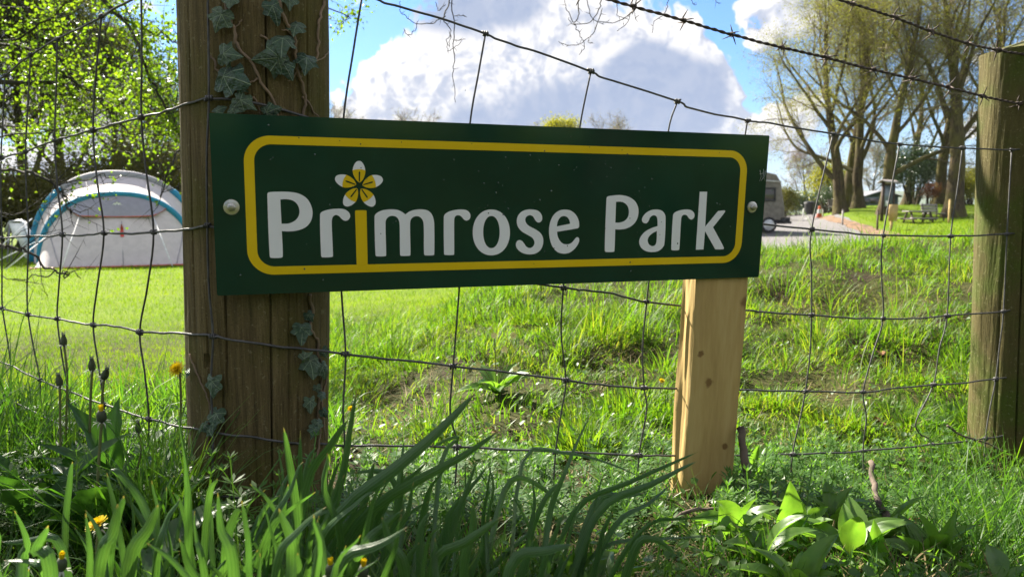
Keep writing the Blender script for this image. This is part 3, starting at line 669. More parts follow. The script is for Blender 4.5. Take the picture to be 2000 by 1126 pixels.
# new sawn post under the right end of the sign
M_newwood = woodmat('new_sawn_timber', [(.36,.235,.085),(.47,.325,.125),(.56,.41,.18)], (34, 34, 3.0), .5, None, .75)
def sawn_post():
    q = [onplane(1360, 546, .0045), onplane(1466, 543, .0045), onplane(1427, 978, .0045), onplane(1336, 978, .0045)]
    topc, botc = (q[0]+q[1])/2, (q[2]+q[3])/2; up = (topc-botc); up /= np.linalg.norm(up)
    wd = (np.linalg.norm(q[0]-q[1])+np.linalg.norm(q[2]-q[3]))/2; ux = (q[1]-q[0]); ux -= up*(ux@up); ux /= np.linalg.norm(ux); uy = np.cross(up, ux)
    if uy@SN < 0: uy = -uy
    dp = .050; L0 = botc-up*.25; L = np.linalg.norm(topc-L0)+.20
    nx, nz = 14, 60; mb = MB(); M = 4*nx; V = []
    for iz in range(nz+1):
        s = iz/nz*L; c = L0+up*s
        for k in range(M):
            side, f = divmod(k, nx); f /= nx; e = .0035
            cx, cy_ = [(f-.5, -.5), (.5, f-.5), (.5-f, .5), (-.5, .5-f)][side]
            x, y = cx*wd, cy_*dp
            if f == 0: x -= math.copysign(e*.5, x); y -= math.copysign(e*.5, y)
            nse = (vnoise(k*.35, s*9, 71)-.5)*.0012+(vnoise(k*1.3, s*40, 72)-.5)*.0005
            x += nse*(2*cx); y += nse*(2*cy_)
            if side == 3: x += (vnoise(k*.6, s*7, 77)-.5)*.006
            V.append(c+ux*x+uy*(y+dp/2))
    F = [(i*M+j, i*M+(j+1) % M, (i+1)*M+(j+1) % M, (i+1)*M+j) for i in range(nz) for j in range(M)]+[tuple(range(nz*M, nz*M+M))]
    mb.add(V, F); 
    m, t, b = M_newwood, NT(M_newwood.node_tree), M_newwood.node_tree.nodes['Principled BSDF']
    o = t.n('ShaderNodeNewGeometry').outputs['Position']; col = b.inputs['Base Color'].links[0].from_socket
    for (px, py, r) in [(1385, 747, .010), (1455, 590, .016), (1415, 872, .008), (1368, 690, .006)]:     # knots in the board
        c = onplane(px, py, .0045); dd = t.v('DISTANCE', o, tuple(c)); dd = t.m('ADD', dd, t.m('MULTIPLY', t.m('SUBTRACT', t.noise(o, 60, 4), .5), .024))
        col = t.mix(t.ss(dd, r*.35, r, .85, 0), col, (.17, .085, .03, 1))
    t.put(b.inputs['Base Color'], col)
    tag(build('sign_post', mb, M_newwood, None, 30), 'pale new sawn wooden post under the right end of the green sign', 'post')
    return q
SPQ = sawn_post()

# ---------------------------------------------------------------- stock netting and barbed wire
def on_cyl(px, py, extra):
    """ray against the big round post"""
    d = ray(px, py); o = np.array([0, 0, EYE]); dd = d-PAX*(d@PAX); oo = (o-PB)-PAX*((o-PB)@PAX); r = PR+extra
    A = dd@dd; B = dd@oo; C = oo@oo-r*r; D = B*B-A*C
    t = (-B-math.sqrt(D))/A if D > 0 else -B/A
    return o+d*t
RP0, RP1 = np.array([-.405, 1.06]), np.array([1.085, 1.655])
LP0, LP1 = np.array([-.41, 1.035]), np.array([-1.116, 1.60])
def fence_pt(px, py, jig=0.0):
    d = ray(px, py)
    if 405 <= px <= 648 and -420 < py < 1126:
        return on_cyl(px, py, .0085)
    A, B = (RP0, RP1) if px > 405 else (LP0, LP1)
    e = B-A; n = np.array([-e[1], e[0]]); t = (A@n)/(d[:2]@n); return np.array([0, 0, EYE])+d*t
M_galv = flat('dull_galvanised_wire', (.085, .082, .08), .6, .35, .5, 400, .3, nscale=60)
M_barb = flat('rusted_barbed_wire', (.085, .065, .055), .75, .45, .6, 500, .4, nscale=80)
def wire_curve(px_pts, n=7, wob=.0012, seed=0):
    pts = np.array([fence_pt(*p) for p in px_pts]); c = curve(pts, n)
    k = np.arange(len(c)); c[:, 2] += (vnoise(k*.45, k*0+seed, 81)-.5)*2*wob; c[:, 1] += (vnoise(k*.4, k*0+seed+9, 82)-.5)*2*wob; return c
def coil_mesh(name, r, wr, turns, length, sides=5, per=7):
    a = np.linspace(0, turns*2*PI, int(turns*per)+1); x = np.linspace(-length/2, length/2, len(a))
    mb = MB(); mb.tube(np.stack([x, r*np.cos(a), r*np.sin(a)], 1), wr, sides); return smooth(mb.mesh(name))
KNOT = coil_mesh('knot', .0024, .00125, 3.0, .0082, 5, 7); KNOT.materials.append(M_galv)
def align(p, d, s=1.0, roll=0.0):
    q = Vector(d).to_track_quat('X', 'Z').to_matrix().to_4x4()
    return Matrix.Translation(Vector(p)) @ q @ Matrix.Rotation(roll, 4, 'X') @ Matrix.Scale(s, 4)
net = thing('stock_netting', 'grey square wire stock netting stretched between the posts', 'fence', (RP0[0], RP0[1], gz(RP0[0], RP0[1])))
ROWS_R = [
 [(560,-78),(640,-45),(725,-6),(760,8),(870,40),(948,66),(975,79),(1040,99),(1154,139),(1180,152),(1323,198),(1350,211),(1460,236),(1500,240),(1627,262),(1757,282),(1880,289),(1976,293),(2080,288),(2200,285)],
 [(408,192),(500,202),(590,226),(760,272),(900,312),(1120,368),(1290,405),(1430,430),(1585,448),(1660,455),(1725,460),(1857,461),(1967,457),(2090,450),(2200,446)],
 [(405,440),(440,446),(500,452),(580,466),(700,488),(895,526),(1100,562),(1140,566),(1200,574),(1263,589),(1330,597),(1460,606),(1500,610),(1585,615),(1650,620),(1725,622),(1790,622),(1850,617),(1960,608),(2010,598),(2200,570)],
 [(412,655),(440,660),(505,672),(590,681),(675,691),(780,703),(885,715),(1000,728),(1105,742),(1180,752),(1258,757),(1330,758),(1460,762),(1573,764),(1686,765),(1750,758),(1823,751),(1880,748),(1945,740),(2010,733),(2200,715)],
 [(427,845),(480,852),(555,862),(640,868),(760,870),(893,873),(1000,878),(1085,882),(1248,889),(1310,889),(1435,888),(1548,887),(1686,880),(1820,868),(1925,856),(2010,840),(2200,815)],
 [(430,968),(650,985),(900,995),(1250,1003),(1545,985),(1690,970),(1925,945),(2200,905)]]
ROWS_L = [
 [(408,-72),(330,-32),(259,0),(198,32),(150,58),(112,77),(60,107),(10,147),(-40,180),(-120,228)],
 [(408,192),(360,204),(320,218),(276,229),(225,242),(182,254),(140,266),(107,274),(50,296),(2,308),(-60,324),(-130,340)],
 [(405,440),(360,449),(300,453),(250,456),(203,455),(160,459),(122,458),(90,462),(56,461),(4,465),(-60,466),(-130,468)],
 [(412,655),(375,652),(330,650),(273,648),(230,637),(182,634),(150,630),(112,622),(55,614),(5,602),(-60,590),(-130,578)],
 [(427,845),(385,838),(343,829),(291,818),(250,805),(203,789),(133,764),(78,741),(21,714),(-40,690),(-130,652)],
 [(430,968),(345,940),(280,905),(200,868),(130,835),(70,805),(10,775),(-130,705)]]
for rw in ROWS_R: rw.append((2600, 417+(rw[-1][1]-417)*.86))
for k, rw in enumerate(ROWS_R+ROWS_L):
    mb = MB(); mb.tube(wire_curve(rw, 7, .0012, k), .0019, 6); build('line_wire', mb, M_galv, net, 180)
KN_R = [(948,66),(1154,139),(1323,198),(1460,236),(1627,262),(1757,282),(1880,289),(1976,293),(1120,368),(1290,405),(1430,430),(1585,448),(1725,460),(1857,461),(1967,457),(895,526),(1100,562),(1263,589),(1420,604),(1585,615),(1725,622),(1850,617),(1960,608),
        (675,691),(885,715),(1105,742),(1258,757),(1573,764),(1686,765),(1823,751),(1945,740),(893,873),(1085,882),(1248,889),(1548,887),(1686,880),(1820,868),(1925,856),(408,192),(405,440),(416,656)]
KN_L = [(198,32),(112,77),(60,107),(10,147),(276,229),(182,254),(107,274),(50,296),(2,308),(300,453),(203,455),(122,458),(56,461),(4,465),(273,648),(182,634),(112,622),(55,614),(5,602),(291,818),(203,789),(133,764),(78,741)]
for (px, py) in KN_R+KN_L:
    p = fence_pt(px, py); s_ = -1 if px < 404 else 1; d = fence_pt(px+12*s_, py+(2 if px > 404 else -1))-p; d[2] = 0
    link('knot', KNOT, net, None, align(p, d/np.linalg.norm(d), random.uniform(1.2, 1.6), random.uniform(0, 6)))
STAYS = [[(708,-12),(690,100),(671,230),(662,400),(667,570),(675,691),(670,800),(673,868),(668,985)],
 [(948,66),(935,140),(918,240),(905,400),(897,526),(897,560),(891,640),(885,715),(879,795),(884,830),(893,873),(885,995)],
 [(1154,139),(1132,250),(1120,368),(1106,480),(1100,562),(1096,650),(1105,742),(1097,800),(1085,882),(1078,1000)],
 [(1323,198),(1305,257),(1290,405),(1275,490),(1263,589),(1255,680),(1258,757),(1263,800),(1248,889),(1242,1002)],
 [(1460,236),(1455,265),(1430,430),(1420,604),(1408,762),(1395,888)],
 [(1627,262),(1585,448),(1585,530),(1585,615),(1582,690),(1573,764),(1562,820),(1548,887),(1540,985)],
 [(1757,282),(1725,460),(1722,540),(1725,622),(1705,690),(1686,765),(1692,815),(1686,880),(1690,970)],
 [(1880,289),(1870,370),(1857,461),(1850,617),(1835,680),(1823,751),(1790,820),(1795,845),(1820,868),(1815,955)],
 [(1976,293),(1967,457),(1960,608),(1953,670),(1945,740),(1933,800),(1925,856),(1920,945)],
 [(403,-120),(406,0),(408,192),(404,300),(405,440),(408,560),(416,656),(412,750),(416,845),(414,960)],
 [(276,-5),(277,120),(276,229),(285,330),(300,453),(288,560),(273,648),(283,730),(291,818),(288,905)],
 [(198,32),(188,140),(182,254),(190,355),(203,455),(190,560),(182,634),(192,710),(203,789),(205,868)],
 [(112,77),(110,170),(107,274),(113,370),(122,458),(115,560),(112,622),(122,700),(133,764),(136,835)],
 [(60,107),(55,200),(50,296),(52,380),(56,461),(53,560),(55,614),(66,680),(78,741),(80,808)],
 [(10,147),(6,230),(2,308),(2,390),(4,465),(4,560),(5,602),(14,660),(21,714),(22,780)]]
for k, st in enumerate(STAYS):
    pts = np.array([fence_pt(*p) for p in st]); mb = MB(); mb.tube(curve(pts, 5), .0016, 5); build('stay_wire', mb, M_galv, net, 180)
BARB = coil_mesh('barb', .0032, .0011, 2.2, .0065, 4, 6)
def barb_mesh():
    mb = MB(); a = np.linspace(0, 2.2*2*PI, 13); x = np.linspace(-.0035, .0035, 13); mb.tube(np.stack([x, .0030*np.cos(a), .0030*np.sin(a)], 1), .0010, 4)
    for (x0, a0, s_) in ((-.003, .5, 1), (-.001, 3.4, -1), (.001, 1.8, 1), (.003, 5.0, -1)):
        p = np.array([x0, .003*math.cos(a0), .003*math.sin(a0)]); q = p+np.array([s_*.004, .012*math.cos(a0+.5), .012*math.sin(a0+.5)])
        mb.tube([p, (p+q)/2, q], [.0010, .0009, .0003], 4)
    return smooth(mb.mesh('barb'))
BARB = barb_mesh(); BARB.materials.append(M_barb)
def barbed(px_pts, barbs, label, seed):
    c = wire_curve(px_pts, 10, .0006, seed); seg = np.linalg.norm(np.diff(c, axis=0), axis=1); s = np.concatenate([[0], np.cumsum(seg)])
    ss = np.arange(0, s[-1], .0045); pts = np.stack([np.interp(ss, s, c[:, k]) for k in range(3)], 1)
    root = thing('barbed_wire', label, 'barbed wire', pts[0], 'strands of barbed wire')
    T = np.gradient(pts, axis=0); T /= np.linalg.norm(T, axis=1)[:, None]; u = np.cross(T, [0, 0, 1.0]); u /= np.linalg.norm(u, axis=1)[:, None]; w = np.cross(u, T)
    for ph in (0, PI):
        a = ss*2*PI/.034+ph; mb = MB(); mb.tube(pts+.00145*(np.cos(a)[:, None]*u+np.sin(a)[:, None]*w), .0017, 5); build('strand', mb, M_barb, root, 180)
    for (px, py) in barbs:
        p = fence_pt(px, py); k = np.argmin(((pts-p)**2).sum(1)); link('barb', BARB, root, None, align(pts[k], T[k], random.uniform(1.3, 1.7), random.uniform(0, 6)))
barbed([(640,-172),(760,-132),(900,-85),(1040,-43),(1190,0),(1240,14),(1335,40),(1430,68),(1527,93),(1615,113),(1700,135),(1830,165),(1920,188),(2000,205),(2140,232),(2600,255)],
       [(1240,14),(1335,40),(1430,68),(1527,93),(1615,113),(1703,136),(1780,153),(1853,170),(1920,188),(1990,203),(2080,220),(1140,-14)], 'lower rusty barbed wire strand, slanting down past the tree tops', 3)
barbed([(642,-330),(900,-232),(1200,-132),(1480,-45),(1640,0),(1665,8),(1750,35),(1815,60),(1890,85),(1950,98),(2000,106),(2140,122),(2600,178)],
       [(1665,8),(1750,36),(1818,61),(1890,85),(1950,98),(2040,110)], 'upper rusty barbed wire strand meeting the top of the green-tinged post', 4)

# ---------------------------------------------------------------- ivy on the big post
def ivymat():
    m, t, b = mat('ivy_leaf'); o = t.n('ShaderNodeTexCoord').outputs['Object']; s = t.n('ShaderNodeSeparateXYZ'); t.put(s.inputs[0], o)
    r = t.v('LENGTH', o); a = t.m('ARCTAN2', s.outputs[0], s.outputs[1]); fa = t.m('ABSOLUTE', a); vein = None
    for k, w in ((0, .016), (.80, .014), (1.75, .012)):
        dd = t.m('MULTIPLY', t.m('ABSOLUTE', t.m('SUBTRACT', fa, k)), r); q = t.ss(dd, w*.4, w*1.3, 1, 0); vein = q if vein is None else t.m('MAXIMUM', vein, q)
    oi = t.n('ShaderNodeObjectInfo').outputs['Random']; n = t.noise(o, 4, 4, .6)
    c = t.mix(oi, (.028, .072, .036, 1), (.095, .145, .080, 1)); c = t.mix(t.ss(n, .4, .7), c, (.055, .085, .055, 1))
    c = t.mix(t.m('MULTIPLY', vein, .9), c, (.26, .33, .20, 1)); t.put(b.inputs['Base Color'], c); b.inputs['Roughness'].default_value = .30
    bp = t.n('ShaderNodeBump'); bp.inputs['Strength'].default_value = .5; bp.inputs['Distance'].default_value = .05; t.put(bp.inputs['Height'], t.m('ADD', vein, n)); t.put(b.inputs['Normal'], bp.outputs[0]); return m
M_ivy = ivymat(); M_ivystem = flat('ivy_stem', (.20, .14, .09), .85, bump=.6, bscale=300, var=.3)
def ivy_mesh(v):
    lob = [(0,-.20),(.18,-.33),(.42,-.28),(.52,-.06),(.44,.08),(.60,.28),(.44,.42),(.31,.47),(.17,.72),(0,1.0)]
    r_ = np.random.default_rng(v); L = np.array(lob)*r_.uniform(.88, 1.12, (10, 2)); L[0, 0] = 0; L[-1, 0] = 0
    left = L[1:-1][::-1]*[-1, 1]*r_.uniform(.9, 1.1, (8, 2)); ring = np.concatenate([L, left]); ring = curve(np.c_[ring, ring[:, :1]*0], 2, True)[:, :2]
    V = [[0, 0, 0]]; n = len(ring)
    for f in (.5, 1.0):
        for x, y in ring*f: V.append([x, y, -.42*abs(x)**1.4+.12*math.sin(y*2.4)-.20*y*y+.05*math.sin(x*9+v)+(r_.uniform(-.02, .02) if f == 1 else .02)])
    F = [(0, 1+i, 1+(i+1) % n) for i in range(n)]+[(1+i, 1+n+i, 1+n+(i+1) % n, 1+(i+1) % n) for i in range(n)]
    mb = MB(); mb.add(V, F); me = smooth(mb.mesh('leaf')); me.materials.append(M_ivy); return me
IVM = [ivy_mesh(k) for k in range(5)]
ivy = thing('ivy', 'dark green ivy climbing the thick weathered post behind the sign', 'ivy', PB)
IVL = [(449,2,30,180),(428,42,40,200),(450,107,46,95),(456,155,74,105),(482,203,36,120),(551,86,50,185),(527,115,58,-100),(560,136,42,150),(598,125,42,190),(577,57,42,190),(536,25,42,160),(565,2,34,180),(532,216,34,70),(461,214,28,100),(430,214,26,60),(443,118,24,180),(545,118,30,170),(470,175,24,200),
       (605,620,26,150),(590,651,36,185),(608,716,48,175),(632,725,30,160),(606,792,34,180),(621,831,30,190),(634,808,24,150),(629,774,22,200),(415,757,44,180),(419,819,44,185),(411,843,26,130),(366,728,22,90),(596,640,24,100),(600,695,26,60),(634,690,22,150),(395,835,24,220),(612,845,28,210),(620,760,20,170)]
for (px, py, sz, rot) in IVL:
    p = on_cyl(px, py, .010+random.uniform(0, .008)); L = sz*random.uniform(.78, 1.08)/FPX
    q = p-PB; nrm = q-PAX*(q@PAX); nrm /= np.linalg.norm(nrm); nrm = nrm*.8+np.array([0, -.55, .25])+np.array([random.uniform(-.5, .5), 0, random.uniform(-.5, .5)]); nrm /= np.linalg.norm(nrm)
    up = PAX-nrm*(PAX@nrm); up /= np.linalg.norm(up); rt = np.cross(up, nrm); a = -math.radians(rot); y = math.cos(a)*up-math.sin(a)*rt; x = np.cross(y, nrm)
    M = Matrix(((x[0], y[0], nrm[0], p[0]), (x[1], y[1], nrm[1], p[1]), (x[2], y[2], nrm[2], p[2]), (0, 0, 0, 1)))
    link('leaf', random.choice(IVM), ivy, None, M @ Matrix.Diagonal((L*random.uniform(.85, 1.05), L, L, 1)) @ Matrix.Translation((0, -.35, 0)))
STEMS = [([(430,-60),(444,22),(457,57),(465,92),(490,120),(505,152),(535,200),(545,235)], .0026), ([(540,-60),(545,5),(560,45),(575,70),(577,107),(582,140),(590,165),(596,200),(592,235)], .0030),
 ([(592,190),(606,207),(622,232)], .0016), ([(634,-50),(632,10),(622,45),(622,88),(617,118),(607,126),(590,140)], .0022), ([(510,70),(524,80),(545,103),(560,120)], .0016), ([(412,110),(420,125),(425,142),(440,150)], .0016),
 ([(482,202),(495,190),(505,212),(512,235)], .0012), ([(604,575),(612,610),(606,640),(622,668),(620,700),(628,740),(622,790),(624,850),(615,920)], .0026), ([(372,690),(380,720),(398,760),(412,800),(405,850),(410,940)], .0012), ([(626,700),(637,740),(630,790),(634,860)], .0018),
 ([(457,57),(466,45),(470,38)], .001), ([(490,120),(502,116),(508,120)], .001), ([(505,152),(490,160),(470,160)], .0012), ([(582,140),(570,152),(560,158)], .001), ([(575,70),(560,60),(548,58)], .001), ([(620,120),(633,110),(640,100)], .001)]
for pts, r in STEMS:
    c = curve([on_cyl(px, py, .003) for px, py in pts], 6); k = np.arange(len(c)); c[:, 0] += (vnoise(k*.7, k*0+r*1e4, 91)-.5)*.004; c[:, 2] += (vnoise(k*.7, k*0+r*2e4, 92)-.5)*.003
    mb = MB(); mb.tube(c, r*(1-.3*k/len(c))*(.85+.3*vnoise(k*.9, k*0, 93)), 6); build('stem', mb, M_ivystem, ivy, 180)
# ---------------------------------------------------------------- tent on the lawn
M_tent = flat('pale_grey_tent_cloth', (.55, .49, .475), .75, bump=.15, bscale=20, var=.05)
M_tentblue = flat('blue_tent_sleeve', (.004, .20, .34), .6, var=.08)
M_tentgrey = flat('dark_grey_tent_cloth', (.27, .26, .29), .7, var=.06)
M_orange = flat('orange_piping', (.50, .10, .06), .6); M_white = flat('white_cord', (.78, .78, .76), .6)
def make_tent():
    base = gpt(236, 16.3); a = math.radians(27); ux = np.array([math.cos(a), math.sin(a), 0]); uy = np.array([-math.sin(a), math.cos(a), 0]); uz = np.array([0, 0, 1.0])
    L = lambda x, y, z: base+ux*x+uy*y+uz*z
    root = thing('tunnel_tent', 'pale grey tunnel tent with blue air sleeves pitched on the lawn', 'tent', base)
    def arch(hw, h, y, n=48, e=2.25, skew=0.0):
        t = np.linspace(0, PI, n+1); c, s = np.cos(t), np.sin(t)
        x = -hw*np.sign(c)*np.abs(c)**(2/e); z = h*np.abs(s)**(2/e); return [(x[k], y+skew*z[k], z[k]) for k in range(n+1)]
    F, B = arch(1.50, 1.50, 0.0), arch(1.75, 2.00, 1.25)
    n = 48
    def loft(secs, mb):
        V = np.array([[L(*p) for p in s] for s in secs]); k = len(secs); m = len(secs[0])
        mb.add(V.reshape(-1, 3), [(i*m+j, i*m+j+1, (i+1)*m+j+1, (i+1)*m+j) for i in range(k-1) for j in range(m-1)])
    g = [(-1.60+3.20*k/n, -1.0-.12*math.sin(PI*k/n), .0) for k in range(n+1)]
    def lerp(A, B, t, bulge=0): return [tuple(np.array(p)*(1-t)+np.array(q)*t+np.array([0, -bulge*math.sin(PI*t), 0])) for p, q in zip(A, B)]
    mb = MB(); loft([lerp(g, F, t, .10) for t in np.linspace(0, 1, 9)], mb); build('vestibule', mb, M_tent, root, 180)
    mb = MB(); loft([[tuple(np.array(p)+[0, 0, -.05*math.sin(PI*t)*(p[2] > .3)]) for p in lerp(F, B, t)] for t in np.linspace(0, 1, 7)], mb); build('flysheet', mb, M_tent, root, 180)
    bk = [(-1.5+3.0*k/n, 2.7+.2*math.sin(PI*k/n), 0) for k in range(n+1)]
    mb = MB(); loft([lerp(B, bk, t, -.25) for t in np.linspace(0, 1, 9)], mb); build('back_wall', mb, M_tentgrey, root, 180)
    def sleeve(A, k0, k1, r, m, name='air_sleeve'):
        pts = [L(*(np.array(A[k])+[0, 0, r*.4])) for k in range(k0, k1+1)]; mb = MB(); mb.tube(pts, r, 10); build(name, mb, m, root, 180)
    sleeve(F, 0, n, .075, M_tentblue); sleeve(B, 0, 14, .085, M_tentblue); sleeve(B, 34, n, .085, M_tentblue); sleeve(B, 14, 34, .078, M_tentgrey)
    for k in (10, 19, 29, 38):
        mb = MB(); mb.tube([L(*(np.array(p)+[0, -.004, .012])) for p in [lerp(F, B, t)[k] for t in np.linspace(.06, .94, 6)]], .007, 4); build('seam', mb, M_tentgrey, root, 180)
    for k in (8, 40):
        mb = MB(); mb.tube([L(*(np.array(p)+[0, -.012, .0])) for p in [lerp(g, F, t, .10)[k] for t in np.linspace(.05, .95, 7)]], .007, 4); build('seam', mb, M_tentgrey, root, 180)
    # shade flap under the front arch with orange piping
    k0, k1 = 14, 34; top = [np.array(F[k]) for k in range(k0, k1+1)]; m = len(top); low = [np.array([-.72+1.40*j/(m-1), -.42, 1.06-.02*math.sin(PI*j/(m-1))]) for j in range(m)]
    rows = [[tuple(t_*(1-s)+l_*s+np.array([0, -.05-.03*math.sin(PI*s), 0])) for t_, l_ in zip(top, low)] for s in np.linspace(0, 1, 6)]
    mb = MB(); loft(rows, mb); fl = build('door_flap', mb, M_tentgrey, root, 180)
    pp = [L(*rows[0][0])]+[L(*p) for p in rows[-1]]+[L(*rows[0][-1])]; mb = MB(); mb.tube(pp, .012, 5); build('piping', mb, M_orange, fl, 180)
    # peak emblem on the flap
    mb = MB(); zig = [(-.10, 0), (-.045, .055), (-.03, .035), (.0, .085), (.03, .045), (.05, .06), (.10, 0), (.05, .02), (.03, .0), (.0, .035), (-.03, 0), (-.05, .02)]
    mid = np.array(rows[2][m//2]); V = [L(mid[0]+x, mid[1]-.035-.02*(z-.03), mid[2]-.03+z) for x, z in zig]; V2 = [v-uy*.004 for v in V]
    k = len(V); mb.add(V+V2, [(j, (j+1) % k, k+(j+1) % k, k+j) for j in range(k)]+[(0,1,11),(1,2,10,11),(2,3,9,10),(3,4,8,9),(4,5,7,8),(5,6,7)]+[(k+0,k+11,k+1),(k+1,k+11,k+10,k+2),(k+2,k+10,k+9,k+3),(k+3,k+9,k+8,k+4),(k+4,k+8,k+7,k+5),(k+5,k+7,k+6)])
    build('logo', mb, M_white, fl)
    mb = MB(); mb.tube([L(*(np.array(p)+[0, -.01, .015])) for p in g], .022, 5); build('hem', mb, M_orange, root, 180)
    sl_ = lambda x, z: L(x, -1.05+.98*z/1.5-.10, z)
    mb = MB(); mb.add([sl_(.03, .62), sl_(.10, .62), sl_(.09, .82), sl_(.065, .90), sl_(.04, .82)]+[sl_(.03, .62)-uy*.02, sl_(.10, .62)-uy*.02, sl_(.09, .82)-uy*.02, sl_(.065, .90)-uy*.02, sl_(.04, .82)-uy*.02], [(0,1,2,3,4),(9,8,7,6,5)]+[(j, (j+1) % 5, 5+(j+1) % 5, 5+j) for j in range(5)]); build('zip_tag', mb, flat('red_tag', (.55, .06, .04), .6), root)
    mb = MB(); mb.tube([sl_(.065, z) for z in np.linspace(.02, .95, 8)], .006, 4); build('zip', mb, M_tentgrey, root)
    for A, Bq in [((-.72, -.45, 1.04), (-1.02, -1.55, .0)), ((.68, -.45, 1.04), (.98, -1.5, .0)), ((-1.35, -.30, .62), (-2.0, -1.1, .0)), ((1.40, -.30, .66), (2.1, -.9, 0)), ((-1.72, 1.2, 1.0), (-2.7, .8, 0)), ((1.80, 1.2, .95), (2.7, .9, 0)), ((-1.6, .3, .5), (-2.5, .2, 0))]:
        mb = MB(); mb.tube([L(*A), L(*Bq)], .011, 5); build('guy_line', mb, M_white, root)
make_tent()
def camp_stand():
    c = gpt(42, 16.8); root = thing('covered_stand', 'pale cloth draped over a small stand left of the tent', 'camp furniture', c)
    a = math.radians(25); R = np.array([[math.cos(a), -math.sin(a), 0], [math.sin(a), math.cos(a), 0], [0, 0, 1]])
    prof = [(-.26, .70, .02), (-.16, .93, .0), (.02, .97, .0), (.10, .93, .0), (.24, .50, .0), (.34, .10, .0)]
    mb = MB(); V = []
    for i, y in enumerate(np.linspace(-.22, .22, 9)):
        for j, (x, z, _) in enumerate(prof): V.append(c+R@np.array([x+.02*math.sin(i*2+j), y*(1+.25*(1-z)), z+.02*math.sin(i*1.7+j*2)]))
    m = len(prof); mb.add(V, [(i*m+j, i*m+j+1, (i+1)*m+j+1, (i+1)*m+j) for i in range(8) for j in range(m-1)])
    o = build('drape', mb, M_white, root, 180); sd = o.modifiers.new('thick', 'SOLIDIFY'); sd.thickness = .012
    mb = MB(); mb.add([c+R@np.array(p) for p in [(-.14,-.27,.9),(.10,-.27,.9),(.30,-.30,.1),(.12,-.30,.12),(.02,-.28,.5),(-.08,-.28,.6)]], [(0,1,4,5),(1,2,3,4)]); o = build('side_flap', mb, M_white, root); sd = o.modifiers.new('thick', 'SOLIDIFY'); sd.thickness = .01
    for x, y in ((-.18, -.2), (.14, -.2), (-.18, .2), (.16, .2)):
        mb = MB(); mb.tube([c+R@np.array([x*.8, y, .9]), c+R@np.array([x*1.3, y*1.1, 0])], .018, 6); build('leg', mb, M_tentgrey, root)
camp_stand()

# ---------------------------------------------------------------- trees
def barkmat(name, c1, c2, moss, amt=.6):
    m, t, b = mat(name); o = t.n('ShaderNodeTexCoord').outputs['Object']; mp = t.n('ShaderNodeMapping'); mp.inputs['Scale'].default_value = (7, 7, 1.6); t.put(mp.inputs[0], o)
    n = t.noise(mp.outputs[0], 1.5, 7, .65); c = t.mix(t.ss(n, .35, .65), c1+(1,), c2+(1,)); k = t.ss(t.noise(o, .9, 5, .6), .40, .62)
    c = t.mix(t.m('MULTIPLY', k, amt), c, moss+(1,)); t.put(b.inputs['Base Color'], c); b.inputs['Roughness'].default_value = .95; b.inputs['Specular IOR Level'].default_value = .15
    bp = t.n('ShaderNodeBump'); bp.inputs['Strength'].default_value = .9; bp.inputs['Distance'].default_value = .05; t.put(bp.inputs['Height'], n); t.put(b.inputs['Normal'], bp.outputs[0]); return m
M_bark = barkmat('mossy_bark', (.042, .031, .019), (.105, .080, .045), (.105, .100, .022)); M_bark2 = barkmat('dark_bark', (.035, .028, .02), (.085, .066, .045), (.06, .07, .02), .4)
M_twig = flat('bare_twigs', (.155, .120, .068), .9, var=.3, nscale=1.5); M_twigd = flat('dark_twigs', (.042, .036, .028), .9, var=.3, nscale=3)
M_bud = leafmat('opening_buds', [(.13,.115,.030),(.17,.165,.04),(.20,.21,.045)], .45, (1.7, 1.8, .8), .6, .2, .3)
M_oakleaf = leafmat('fresh_woodland_leaf', [(.060,.075,.014),(.095,.110,.020),(.13,.135,.028)], .5, (2.0, 2.1, .7), .55, .3, .4)
M_olive = leafmat('olive_hedge_leaf', [(.065,.070,.018),(.10,.10,.022),(.14,.125,.035)], .4, (1.7, 1.7, .8), .6, .2, .3)
M_dkleaf = leafmat('dark_evergreen_leaf', [(.020,.040,.014),(.035,.060,.022),(.06,.085,.035)], .2, (1.6, 1.8, .7), .3, .6, .6)
M_yleaf = leafmat('yellow_green_leaf', [(.14,.15,.018),(.19,.19,.022),(.24,.22,.03)], .5, (1.7, 1.7, .6), .55, .2, .5)
M_redleaf = leafmat('red_brown_leaf', [(.13,.05,.02),(.19,.08,.03)], .4, (1.7, 1.4, .9), .6, .2, .5)
M_paleblossom = leafmat('pale_twig_haze', [(.20,.16,.13),(.27,.23,.19)], .3, (1.3, 1.3, 1.2), .7, .1, .5)
def prisms(mb, p0, p1, p2, r):
    """many thin three-sided twigs at once, two segments each, running to a point"""
    n = len(p0); d = p2-p0; d /= np.linalg.norm(d, axis=1)[:, None]+1e-9; u = np.cross(d, [.31, .57, .76]); u /= np.linalg.norm(u, axis=1)[:, None]+1e-9; w = np.cross(d, u)
    V = np.empty((n, 7, 3)); a = np.arange(3)*2*PI/3
    for k in range(3):
        off = math.cos(a[k])*u+math.sin(a[k])*w; V[:, k] = p0+off*r[:, None]; V[:, 3+k] = p1+off*r[:, None]*.7
    V[:, 6] = p2; o = (np.arange(n)*7)[:, None]
    k = mb.n; mb.V.append(V.reshape(-1, 3)); mb.n += n*7
    for q in range(3):
        q1 = (q+1) % 3; mb.F.append((o+np.array([[q, q1, 3+q1, 3+q]])+k, 0)); mb.F.append((o+np.array([[3+q, 3+q1, 6]])+k, 0))
